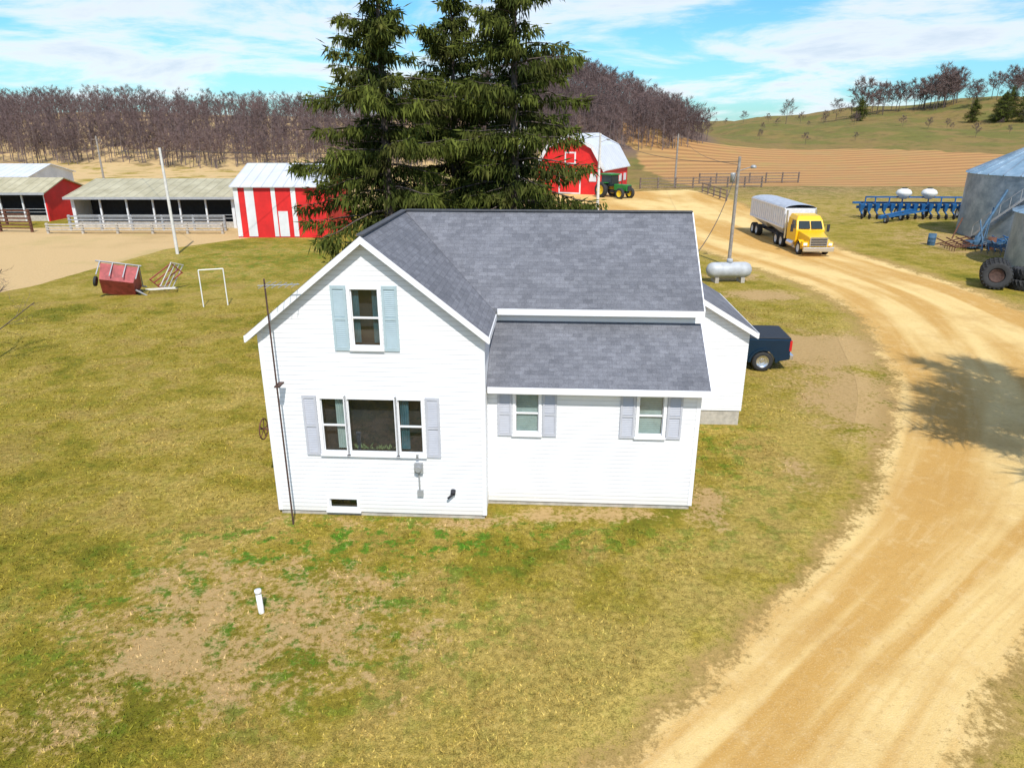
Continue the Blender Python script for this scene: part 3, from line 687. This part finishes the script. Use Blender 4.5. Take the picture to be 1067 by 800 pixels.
r_=MB(); slab(r_,[(-4.1,-.3,4.25),(4.1,-.3,4.25),(4.1,4.7,5.85),(-4.1,4.7,5.85)],.1); slab(r_,[(-4.1,4.7,5.85),(4.1,4.7,5.85),(4.1,9.8,4.25),(-4.1,9.8,4.25)],.1); r_.obj('roof','whiteroof',st)
gb=thing('gambrel_barn','red gambrel barn with white trim and white metal roof','barn',(10.4,107,0),rad(-24))
gp=[(-4.8,0),(4.8,0),(4.8,3.6),(3.1,6.2),(0,7.7),(-3.1,6.2),(-4.8,3.6)]
MB().prism([(x_,-6,z_) for x_,z_ in gp],(0,12,0)).obj('wall','red',gb)
r_=MB(); pr=[(-5.1,3.35),(-3.2,6.4),(0,7.95),(3.2,6.4),(5.1,3.35)]
for (a,za),(b_,zb) in zip(pr[:-1],pr[1:]): slab(r_,[(a,-6.4,za),(b_,-6.4,zb),(b_,6.4,zb),(a,6.4,za)],.12)
r_.obj('roof','whiteroof',gb)
t=MB()
for (a,za),(b_,zb) in zip(pr[:-1],pr[1:]): t.beam((a,-6.44,za-.15),(b_,-6.44,zb-.15),.08,.45)
t.obj('trim','bwhite',gb)
for a,b_,c_,d in ((-1.6,1.6,.1,3.0),(-.8,.8,4.0,5.6)):
    dd=MB().bx(a,b_,-6.06,-6.003,c_,d,0).obj('door','bwhite',gb)
    MB().bx(a+.2,b_-.2,-6.09,-6.063,c_+.2,d-.2).obj('panel','red',dd)
for xw in (-3.3,3.3): MB().bx(xw-.5,xw+.5,-6.06,-6.003,1.8,2.8).obj('window','bwhite',gb)
for yw in (-4,-1.2,1.6,4): MB().bx(4.803,4.86,yw,yw+1.2,1.4,2.4).obj('window','bwhite',gb)
MB().bx(4.803,4.9,-6,6,.0,.5).obj('foundation','concrete',gb)
sl=thing('silo','tall pale concrete silo with domed top behind the spruces','silo',(-.5,100,0))
MB().lathe([(2.6,0),(2.6,13.5)],(0,0,0),n=32).obj('wall','bwhite',sl)
MB().lathe([(2.65,13.5),(2.4,14.6),(1.7,15.5),(.8,16),(0,16.15)],(0,0,0),n=32).obj('dome','grey',sl)
def tractor(loc,rz,label,sc=1.):
    t=thing('tractor',label,'tractor',loc,rz); t.scale=(sc,)*3
    MB().bx(-.4,.4,-2.6,-.6,.85,1.55).obj('hood','green',t,bevel=.08)
    MB().bx(-.3,.3,-2.7,-2.605,.9,1.45).obj('grille','dark',t)
    MB().bx(-.3,.3,-2.4,1.1,.6,.88).obj('chassis','dark',t)
    c_=MB(); taper(c_,-.7,.7,-.62,.62,1.3,2.5,.75,.7); cab_=c_.obj('cab_window','vglass',t); cab_.location=(0,.35,0)
    MB().bx(-.8,.8,-.5,1.2,2.5,2.66).obj('roof','green',t,bevel=.04)
    for sx in (-1,1):
        MB().bx(sx*.95-.25,sx*.95+.25,-.1,1.3,1.65,1.72).obj('fender','green',t)
        wheel(t,(sx*1.05,.7,.88),.88,.5,'x','ryellow'); wheel(t,(sx*.85,-2.0,.6),.6,.36,'x','ryellow')
    MB().cyl((.3,-1.2,1.5),(.3,-1.2,2.5),.05,n=8).obj('exhaust_pipe','dark',t)
    return t
tractor((13.2,97,0),rad(40),'green farm tractor with yellow wheels beside the barn',1.15)
def big_tyre(loc,rot,label):
    t=thing('spare_tractor_wheel',label,'tractor wheel',loc,rot=rot,group='large wheels stacked near the grain bins')
    h=.3; Rr=.78
    MB().lathe([(Rr*.55,-h*.8),(Rr*.8,-h),(Rr*.94,-h*.9),(Rr,-h*.6),(Rr,h*.6),(Rr*.94,h*.9),(Rr*.8,h),(Rr*.55,h*.8),(Rr*.5,0),(Rr*.55,-h*.8)],(0,0,0),'x',32).obj('tyre','black',t)
    lg=MB()
    for i in range(22):
        a=2*math.pi*i/22
        for s_ in (-1,1):
            aa=a+(.14 if s_>0 else 0); p=(s_*.02,Rr*math.cos(aa),Rr*math.sin(aa)); q=(s_*h*.95,Rr*.97*math.cos(aa+.18),Rr*.97*math.sin(aa+.18)); lg.beam(p,q,.07,.07)
    lg.obj('tread','black',t,uv=False)
    MB().lathe([(0,-.05),(Rr*.3,-.08),(Rr*.45,-.16),(Rr*.5,-.16),(Rr*.5,.16),(Rr*.45,.16),(Rr*.3,.02),(0,.02)],(0,0,0),'x',20,0,False).obj('rim','drust',t)
big_tyre((28.2,41.0,.77),(0,rad(14),rad(62)),'large lugged tractor wheel leaning upright on grass')
big_tyre((28.6,41.7,.77),(0,rad(9),rad(62)),'large lugged tractor wheel leaning upright on grass')
big_tyre((29.1,42.5,.77),(0,rad(6),rad(60)),'large lugged tractor wheel leaning upright on grass')
big_tyre((29.9,40.9,.3),(0,rad(90),0),'large tractor wheel lying flat on the grass')
big_tyre((30.0,41.0,.9),(0,rad(92),rad(10)),'large tractor wheel stacked flat on another')
for i,(px,py) in enumerate(((36.2,55.6),(37.0,55.2),(33.5,57.2))):
    d=thing('steel_drum','rusty steel drum beside the grain bin','drum',(px,py,0),group='drums beside the grain bin')
    MB().lathe([(0,.88),(.27,.88),(.29,.9),(.29,.6),(.30,.59),(.29,.57),(.29,.31),(.30,.30),(.29,.28),(.29,0)],(0,0,0),n=20).obj('shell','dblue' if i!=1 else 'rust',d)
for j,(px,py,rz_,mt,lb) in enumerate(((34.6,55.2,20,'rust','rusty folded harrow frame lying beside the grain bin'),(38.2,54.2,-15,'dblue','weathered blue harrow frame leaning near the grain bin'),(36.2,53.6,60,'dblue','weathered blue harrow frame lying on bare ground'),(39.5,56.,10,'blue','blue harrow frame standing against the grain bin'))):
    sc_=thing('scrap_harrow',lb,'farm implement',(px,py,0),rad(rz_))
    k=MB()
    for i in range(5): k.beam((-1.6,-.8+i*.4,.35),(1.6,-.8+i*.4,.35+.1*i+.3*(j%2)),.07)
    for i in range(4): k.beam((-1.5+i,-.9,.33),(-1.5+i,.9,.8),.07)
    for i in range(14): k.beam((-1.5+.23*i,-.8+.4*(i%5),.4),(-1.5+.23*i,-.8+.4*(i%5),.0),.03)
    k.beam((0,.8,.7),(1.2,1.2,2.2),.08); k.obj('frame',mt,sc_)
def fence(p,q,label,rails=4,h=1.5,step=2.6,mat='wood'):
    p=Vector(p);q=Vector(q);Ln=(q-p).length; t=thing('wooden_fence',label,'fence',p,math.atan2(q.y-p.y,q.x-p.x)); n_=max(2,int(Ln/step))
    for i in range(n_+1): MB().bx(Ln*i/n_-.09,Ln*i/n_+.09,-.09,.09,0,h+.12).obj('post',mat,t)
    for k in range(rails):
        zz=.3+(h-.35)*k/(rails-1); MB().bx(-.1,Ln+.1,-.14,-.093,zz,zz+.11).obj('rail',mat,t)
fence((19,109,0),(38,112,0),'weathered plank corral fence beyond the gravel yard',4,1.6)
fence((27,104,0),(27,92,0),'weathered plank fence along the gravel yard',3,1.3)
fence((30,118,0),(47,121,0),'dark plank cattle pen fence below the stubble field',4,1.7)
fence((-41,63.6,0),(-25.5,63.4,0),'low concrete-coloured rail fence in front of the cattle shed',3,.8,3.,'concrete')
fence((-40.0,65.4,0),(-26.0,65.4,0),'grey pipe gates along the cattle shed opening',4,1.3,2.4,'grey')
fence((-60,70,0),(-46,69,0),'rusty pipe fence before the red shed',4,1.4,2.2,'rust')
fence((-58,66,0),(-43,64.5,0),'rusty pipe gates along the cattle yard',4,1.2,2.6,'rust')
# planter
pl=thing('seed_planter','blue multi-row seed planter with two white tanks','planter',(41.4,74.5,0),rad(-3))
fr=MB(); fr.bx(-6,6,-.12,.12,1.0,1.25).bx(-6,6,1.0,1.2,1.35,1.55)
for xx_ in (-5,-4,-2.6,-1.3,1.3,2.6,4,5): fr.beam((xx_,0,1.15),(xx_,1.1,1.45),.12); fr.beam((xx_,.5,1.3),(xx_,.5,2.1),.1)
fr.bx(-5,5,.42,.58,2.0,2.15); fr.beam((0,0,.9),(-5.5,-4.5,.6),.3); fr.beam((1.5,0,.9),(-5,-4.5,.6),.16); fr.obj('frame','blue',pl)
for i in range(16):
    xx_=-5.7+i*.76; u=MB(); u.add([(xx_-.22,-.75,1.5),(xx_+.22,-.75,1.5),(xx_+.22,-.25,1.5),(xx_-.22,-.25,1.5),(xx_-.12,-.6,.75),(xx_+.12,-.6,.75),(xx_+.12,-.3,.75),(xx_-.12,-.3,.75)],[(0,1,2,3),(7,6,5,4),(0,4,5,1),(1,5,6,2),(2,6,7,3),(3,7,4,0)])
    u.beam((xx_,-.1,.9),(xx_,-1.0,.45),.1); ro=u.obj('row_unit','blue',pl); MB().lathe([(.0,-.05),(.25,-.06),(.28,0),(.25,.06),(0,.05)],(xx_,-.95,.28),'x',14).obj('press_wheel','black',ro)
for sx in (-1.1,1.1):
    tk_=MB().lathe([(0,2.95),(.25,2.93),(.60,2.78),(.75,2.55),(.75,2.4),(.5,2.1),(.3,1.9),(0,1.9)],(sx*1.15,.5,0),n=24).obj('seed_tank','poly',pl)
    MB().lathe([(0,3.02),(.24,3.01),(.26,2.93)],(sx*1.15,.5,0),n=16).obj('lid','dark',tk_)
for sx in (-4.8,-1.4,1.4,4.8): wheel(pl,(sx,.9,.5),.5,.3,'x','poly')
wheel(pl,(-4.7,-4.2,.4),.4,.25,'x','poly'); wheel(pl,(-2.2,-1.9,.42),.42,.25,'x','poly')
def bin_(loc,Rr,h,hr,label,stair=False):
    t=thing('grain_bin',label,'grain bin',loc); pf=[]
    z=0
    while z<h: pf+=[(Rr,z),(Rr+.05,z+.07)]; z+=.14
    pf.append((Rr,h)); MB().lathe(pf,(0,0,0),n=56).obj('wall','galv',t)
    r_=MB(); n_=28; r_.lathe([(Rr+.2,h-.03),(Rr*.5,h+hr*.52),(.5,h+hr*.93),(.5,h+hr),(.0,h+hr+.1)],(0,0,0),n=n_,smooth=False)
    rb=MB()
    for i in range(n_):
        a=2*math.pi*i/n_; rb.beam(((Rr+.2)*math.cos(a),(Rr+.2)*math.sin(a),h),(.5*math.cos(a),.5*math.sin(a),h+hr*.95),.07,.1)
    ro=r_.obj('roof','galvroof',t); rb.obj('roof_rib','galv',ro)
    if stair:
        s_=MB(); n_=24; pv=None
        for i in range(n_+1):
            a=math.radians(195+45*i/n_); zz=.2+(h-.2)*i/n_; c,sn=math.cos(a),math.sin(a)
            s_.beam(((Rr+.1)*c,(Rr+.1)*sn,zz),((Rr+.85)*c,(Rr+.85)*sn,zz),.26,.04)
            p=((Rr+.85)*c,(Rr+.85)*sn,zz+.95)
            if pv: s_.beam(pv,p,.04); s_.beam((pv[0],pv[1],pv[2]-.95),(p[0],p[1],p[2]-.95),.05,.16)
            if i%3==0: s_.beam((p[0],p[1],zz),p,.04)
            pv=p
        s_.obj('stair','grey',t)
    ld=MB(); a=math.radians(255 if stair else 215); cx,cy=(Rr+.2)*math.cos(a),(Rr+.2)*math.sin(a); tx,ty=-math.sin(a)*.22,math.cos(a)*.22
    for s in (-1,1): ld.beam((cx+s*tx,cy+s*ty,0),(cx+s*tx,cy+s*ty,h+.3),.04)
    zz=.3
    while zz<h: ld.beam((cx-tx,cy-ty,zz),(cx+tx,cy+ty,zz),.03); zz+=.3
    ld.obj('ladder','grey',t)
    a=math.radians(243); d=MB(); d.beam(((Rr+.1)*math.cos(a),(Rr+.1)*math.sin(a),.3),((Rr+.1)*math.cos(a),(Rr+.1)*math.sin(a),2.1),.8,.1); d.obj('door','galv',t)
bin_((44.8,62.0,0),5.6,5.2,2.9,'large corrugated galvanised grain bin with conical roof and stair',True)
bin_((38.4,47.0,0),4.8,3.6,1.8,'smaller galvanised grain bin with ribbed roof')
ag=thing('grain_auger','weathered blue grain auger leaning up toward the grain bin','auger',(36.6,57.0,0))
MB().cyl((-.8,-1.5,.4),(2.3,.6,4.2),.10,n=12).obj('tube','dblue',ag); MB().beam((-.2,-1.6,.5),(1.4,.4,2.9),.06).beam((.9,-.2,.5),(1.4,.4,2.9),.06).obj('leg','dblue',ag); MB().bx(-1.4,-.4,-2,-1.1,.1,.6).obj('hopper','dblue',ag)
for sy in (-.9,.6): wheel(ag,(.5,sy,.35),.35,.2,'y','grey')

# ------------------------------------------------------------------ lawn clutter
wg=thing('farm_wagon','faded red box wagon tipped on its side on the grass','farm wagon',(-22.0,39.4,.78),rot=(rad(-52),rad(10),rad(14)))
b=MB(); b.add([(-.85,-.6,-.5),(.85,-.6,-.5),(.85,.6,-.5),(-.85,.6,-.5),(-.95,-.8,.5),(.95,-.8,.5),(.95,.8,.5),(-.95,.8,.5)],[(0,3,2,1),(0,1,5,4),(1,2,6,5),(2,3,7,6),(3,0,4,7),(4,5,6,7)]); b.obj('box','redrust',wg)
k=MB()
for xx_ in (-.98,-.33,.33,.98): k.beam((xx_,-.84,-.4),(xx_,-.86,.55),.05); k.beam((xx_,-.84,.55),(xx_,.84,.55),.05)
k.beam((-1.25,.84,.5),(1.2,.84,.5),.06); k.beam((-1.2,-.86,.56),(1.1,-.86,.56),.06); k.beam((.9,0,-.5),(1.7,.3,-.7),.07); k.obj('frame','grey',wg)
wheel(wg,(-1.05,-.4,-.5),.28,.14,'x','rust'); wheel(wg,(1.05,.5,-.35),.28,.14,'x','rust')
fp=thing('gate_pile','leaning white and red pipe gate frames on grass','metal gates',(-19.9,40.6,0),rad(10))
for i,(cx,ang,mt) in enumerate(((-.3,22,'polewhite'),(.2,-35,'redrust'),(.5,-60,'polewhite'))):
    k=MB()
    for zz in (0.05,.35,.65,.95): k.beam((-.75,0,zz),(.75,0,zz),.05)
    k.beam((-.75,0,.0),(-.75,0,1.0),.05); k.beam((.75,0,0),(.75,0,1.0),.05); o=k.obj('gate',mt,fp); o.location=(cx,.2*i,(.08,.5,.7)[i]); o.rotation_euler=(rad((75,30,50)[i]),rad(ang if i else 0),rad(8))
gl=thing('goal_frame','white pipe goal frame standing on the lawn','goal frame',(-15.7,36.8,0),rad(20))
MB().cyl((-.6,0,0),(-.6,0,1.95),.03,n=8).cyl((.6,0,0),(.6,0,1.95),.03,n=8).cyl((-.6,0,1.95),(.6,0,1.95),.03,n=8).obj('post','pipewhite',gl)

# ------------------------------------------------------------------ trees
def spruce(name,label,loc,Hh,Rm,seed,group=None,dens=1.,zlo=1.3,big=False,mat='needles'):
    r=np.random.default_rng(seed); t=thing(name,label,'tree',loc,group=group)
    tk=MB(); tk.cyl((0,0,-.2),(0,0,Hh*.5),Hh*.019,Hh*.011,n=10); tk.cyl((0,0,Hh*.5),(0,0,Hh*.99),Hh*.011,.02,n=8); tk.obj('trunk','bark',t)
    Vs=[];Ts=[];wb=MB(); z=zlo
    while z<Hh*.985:
        f=z/Hh
        Rl=Rm*(min(1,(1-f)*1.8)**.85 if big else (1-f)**.78)*(.75+.25*min(1,f*6)); nb=int(r.integers(5,8))
        for b_ in range(nb):
            a=r.random()*6.283; Lb=Rl*((.30+.80*r.random()) if big else (.62+.5*r.random()))
            if r.random()<.15: Lb*=.5
            dx,dy=math.cos(a),math.sin(a); sag=.34+.45*(1-f)*r.random(); rise=.04+.38*f+.22*r.random()
            zb=z+r.normal(0,.3)
            def pt(s): return np.stack([dx*Lb*s,dy*Lb*s,zb+Lb*(rise*s-sag*s**1.6+.26*sag*s**5)],-1)
            sk=pt(np.linspace(0,1,5))
            for i in range(4): wb.cyl(sk[i],sk[i+1],.04*(1-i*.22)*(Lb/4+.3),.04*(1-(i+1)*.22)*(Lb/4+.3),n=4)
            m_=int((24+80*Lb)*dens); s=.06+.94*r.random(m_)**.75; P=pt(s)
            lat=(r.random(m_)*2-1)*np.minimum(.24*Lb*(1.10-s)+.12,.85)
            P=P+np.stack([-dy*lat,dx*lat,-np.abs(lat)*.5],-1)+r.normal(0,.08,(m_,3))
            hang=r.random(m_)<.78
            d=np.where(hang[:,None],np.stack([dx*.25+r.normal(0,.3,m_),dy*.25+r.normal(0,.3,m_),-1+0*s],-1),np.stack([dx*.9-dy*np.sign(lat)*.6+r.normal(0,.35,m_),dy*.9+dx*np.sign(lat)*.6+r.normal(0,.35,m_),-.1+r.normal(0,.3,m_)],-1))
            d/=np.linalg.norm(d,axis=1)[:,None]; Ls=(.18+.55*r.random(m_)**1.3)*(.6+.4*min(1,Lb/3))
            sd=np.cross(d,r.normal(0,1,(m_,3))); sd/=np.linalg.norm(sd,axis=1)[:,None]; wd=(.022+.034*r.random(m_))[:,None]
            if not big: wd*=min(1,Hh/8)*1.6; Ls*=min(1,Hh/6)
            A=P;B=P+d*Ls[:,None]*.45+sd*wd;C=P+d*Ls[:,None];D=P+d*Ls[:,None]*.45-sd*wd
            Vs.append(np.stack([A,B,C,D],1).reshape(-1,3))
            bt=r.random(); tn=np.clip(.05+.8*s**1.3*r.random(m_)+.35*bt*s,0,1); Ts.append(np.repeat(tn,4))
        z+=(.42+.30*r.random())*(1.15-.5*f)*Hh/17 if big else (.30+.16*r.random())*(1.2-.5*f)*Hh/17
    V=np.concatenate(Vs);F=np.arange(len(V)).reshape(-1,4)
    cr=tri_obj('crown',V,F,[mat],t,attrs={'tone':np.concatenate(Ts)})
    wb.obj('branch','bark',cr,uv=False,recalc=False)
    return t
G1='spruces behind the house'; L1='tall shaggy spruce with drooping branches behind the house'
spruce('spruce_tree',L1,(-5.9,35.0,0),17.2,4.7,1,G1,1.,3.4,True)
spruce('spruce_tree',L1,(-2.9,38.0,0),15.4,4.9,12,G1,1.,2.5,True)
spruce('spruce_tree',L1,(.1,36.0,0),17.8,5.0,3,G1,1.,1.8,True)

def bare(seed,Hh,n1,n2,n3,tw,spread=.42,tf=.7):
    r=np.random.default_rng(seed); V=[];F=[];MI=[]
    def spike(p,q,w0,w1,k,mi):
        p=np.array(p);q=np.array(q);d=q-p;d=d/np.linalg.norm(d); u=np.cross(d,(0,0,1) if abs(d[2])<.9 else (1,0,0)); u/=np.linalg.norm(u); v=np.cross(d,u); o=len(V)
        for c_,w_ in ((p,w0),(q,w1)):
            for i in range(k): a=2*math.pi*i/k; V.append(c_+(u*math.cos(a)+v*math.sin(a))*w_)
        for i in range(k):
            j=(i+1)%k; F.append((o+i,o+j,o+k+j)); F.append((o+i,o+k+j,o+k+i)); MI.extend([mi,mi])
    def flat(p,q,w_):
        d=q-p; u=np.cross(d,r.normal(0,1,3)); u/=np.linalg.norm(u)+1e-9; o=len(V); V.extend([p-u*w_,p+u*w_,q]); F.append((o,o+1,o+2)); MI.append(1)
    top=np.array([r.normal(0,.04)*Hh,r.normal(0,.04)*Hh,Hh*.8]); w0=Hh*.011+.02
    spike((0,0,-.3),top*.5,w0,w0*.65,5,0); spike(top*.5,top,w0*.65,.03,4,0)
    for i in range(n1):
        f=.25+.71*(i+r.random())/n1; p=top*f; a=i*2.4+r.random(); Ll=Hh*spread*(1.15-f*.75)*(.7+.5*r.random()); up=.55+.6*f
        d=np.array([math.cos(a),math.sin(a),up]); d/=np.linalg.norm(d); q=p+d*Ll; q[2]=min(q[2],Hh); spike(p,q,w0*.42*(1.2-f),.018,3,0)
        for j in range(n2):
            g=.25+.75*(j+r.random())/n2; pp=p+(q-p)*g; dd=d*.7+r.normal(0,.55,3); dd[2]+=.25; dd/=np.linalg.norm(dd); qq=pp+dd*Ll*.42*(1.15-g*.5); spike(pp,qq,tw*.9,tw*.35,3,1)
            for k in range(n3):
                h_=.2+.8*(k+r.random())/n3; p3=pp+(qq-pp)*h_; d3=dd*.6+r.normal(0,.6,3); d3[2]+=.15; d3/=np.linalg.norm(d3)+1e-9; flat(p3,p3+d3*Hh*(.06+.06*r.random()),tw*tf)
    return np.array(V),np.array(F),np.array(MI)
tm=[bare(100+i,12.,8,5,7,.045,.32,.9) for i in range(8)]
def woodland(name,label,pts,seed,hs=(9,14)):
    r=np.random.default_rng(seed); Vs=[];Fs=[];Ms=[];o=0
    for (px,py) in pts:
        V,F,MI=tm[r.integers(0,8)]; s=(hs[0]+(hs[1]-hs[0])*r.random())/12; a=r.random()*6.28; c_,s_=math.cos(a),math.sin(a); sw=.85+.2*r.random()
        W=V.copy(); W[:,0]=(V[:,0]*c_-V[:,1]*s_)*s*sw+px; W[:,1]=(V[:,0]*s_+V[:,1]*c_)*s*sw+py; W[:,2]=V[:,2]*s+float(height(px,py))
        Vs.append(W);Fs.append(F+o);Ms.append(MI);o+=len(V)
    tag(tri_obj(name,np.concatenate(Vs),np.concatenate(Fs),['wbark','wtwig'],mi=np.concatenate(Ms)),label,'woodland',kind='stuff')
pts=[]
while len(pts)<2600:
    py=149+rng.random()*92; px=-(rng.random()*(py*.85+20))+12
    if py>150+6*math.sin(px*.05)+3*math.sin(px*.21): pts.append((px,py))
woodland('bare_woodland','leafless brown woodland covering the low hill',pts,5,(4.5,9.6))
pts=[]
while len(pts)<1000:
    a=rng.random()*6.283;q=math.sqrt(rng.random()); px=20+31*q*math.cos(a);py=205+46*q*math.sin(a)
    if py<226: pts.append((px,py))
woodland('bare_woodland','leafless brown woodland on a rounded knoll',pts,6,(4.5,9.6))
var=[]
for i in range(4):
    V,F,MI=bare(300+i,12,11,8,9,.05,.45,1.1)
    t=thing('bare_tree','leafless spreading tree on the grassy ridge','tree',(0,0,0),group='bare trees along the ridge')
    for nm,mi in (('trunk',0),('crown',1)):
        sel=MI==mi; Fi=F[sel]; used,inv=np.unique(Fi,return_inverse=True); tri_obj(nm,V[used],inv.reshape(-1,3),['bark','twig'],t,mi=np.full(len(Fi),mi))
    var.append(t)
rs=np.random.default_rng(9)
spec=[(.275,290,4),(.30,295,3),(.325,288,5),(.36,292,4),(.385,262,9),(.405,290,5),(.44,290,5),(.455,285,9),(.475,283,8),(.25,285,5)]
for i in range(34): spec.append((.485+.15*rs.random(),276+16*rs.random(),8+7*rs.random()))
for i in range(14): spec.append((.64+.10*rs.random(),262+20*rs.random(),7+6*rs.random()))
for i,(u,yd,hh_) in enumerate(spec):
    px=u*yd*.94
    if i<4: t=var[i]; t.location=(px,yd,float(height(px,yd))-.2); t.rotation_euler=(0,0,i*1.3); t.scale=(hh_/12,)*3
    else: copy_tree(var[i%4],(px,yd,float(height(px,yd))-.2),i*1.7,hh_/12)
for i,(px,yd,hh_) in enumerate(((150,232,9),(155,228,10),(161,236,11),(146,240,7),(122,266,8),(157,240,9),(152,236,8),(164,231,8))):
    spruce('conifer_tree','dark evergreen standing on the grassy hillside',(px,yd,float(height(px,yd))),hh_,hh_*.42,20+i,'evergreens on the hillside',.35,.6,True)
for i in range(22):
    yd=195+rs.random()*80; px=(.28+.42*rs.random())*yd
    copy_tree(var[(i+1)%4],(px,yd,float(height(px,yd))-.1),i*2.,.14+.22*rs.random(),'small leafless shrub on the pasture slope')
def lone(seed,Hh,loc,label,n=(10,7,6),tw=.008,sp_=.75,tf=.7):
    V,F,MI=bare(seed,Hh,*n,tw,sp_,tf); t=thing('bare_tree',label,'tree',loc)
    for nm,mi in (('trunk',0),('crown',1)):
        sel=MI==mi; Fi=F[sel]; used,inv=np.unique(Fi,return_inverse=True); tri_obj(nm,V[used],inv.reshape(-1,3),['bark','twig'],t,mi=np.full(len(Fi),mi))
    return t
lone(77,4.2,(-21.0,27.0,0),'small leafless ornamental tree with thin branches')
lt_=lone(78,11.0,(17.2,14.8,0),'leafless roadside tree casting branch shadows on the gravel',(22,13,16),.028,.40,1.3)
copy_tree(lt_,(19.6,18.6,0),2.1,1.0,'leafless roadside tree at the gravel edge')

# ------------------------------------------------------------------ light, sky, camera
sun_el=rad(50); sd=Vector((.22,-1,0)).normalized()
az=math.atan2(sd.x,sd.y)
to_sun=Vector((sd.x*math.cos(sun_el),sd.y*math.cos(sun_el),math.sin(sun_el)))
sl_=bpy.data.lights.new('sun','SUN'); sl_.energy=4.6; sl_.angle=rad(.7); sl_.color=(1,.965,.9)
so=link(bpy.data.objects.new('sun',sl_)); so.rotation_euler=to_sun.to_track_quat('Z','Y').to_euler()
wd=bpy.data.worlds.new('World'); scene.world=wd; wd.use_nodes=True; nt=wd.node_tree; nt.nodes.clear()
out=N(nt,'ShaderNodeOutputWorld'); bg=N(nt,'ShaderNodeBackground'); bg.inputs[1].default_value=.12
sky=N(nt,'ShaderNodeTexSky',sky_type='NISHITA'); sky.sun_disc=False; sky.sun_elevation=sun_el; sky.sun_rotation=az; sky.air_density=1.2; sky.dust_density=.3; sky.ozone_density=2.
tc=N(nt,'ShaderNodeTexCoord').outputs['Generated']; sp=N(nt,'ShaderNodeSeparateXYZ'); nt.links.new(tc,sp.inputs[0])
zz=math_(nt,'ADD',math_(nt,'MAXIMUM',sp.outputs[2],0.),.14)
cx=N(nt,'ShaderNodeCombineXYZ'); nt.links.new(math_(nt,'DIVIDE',sp.outputs[0],zz),cx.inputs[0]); nt.links.new(math_(nt,'DIVIDE',sp.outputs[1],zz),cx.inputs[1])
cn=noise(nt,cx.outputs[0],.8,10,.62,.4)
skc=mixc(nt,1.,sky.outputs[0],(.48,.96,1.38),'MULTIPLY')
cf=mapr(nt,cn,.42,.60); cc=mixc(nt,mapr(nt,cn,.5,.72),(8.3,8.6,9.),(5.9,6.6,7.6))
nt.links.new(mixc(nt,math_(nt,'MULTIPLY',cf,.88),skc,cc),bg.inputs[0]); nt.links.new(bg.outputs[0],out.inputs[0])
cam=bpy.data.cameras.new('camera'); cam.sensor_width=36; cam.lens=740/1067*36; cam.clip_end=3000; cam.clip_start=.1
co=link(bpy.data.objects.new('camera',cam)); co.location=(0,0,9); co.rotation_euler=(rad(70),0,0); scene.camera=co
scene.view_settings.view_transform='Standard'; scene.view_settings.look='None'; scene.view_settings.exposure=0
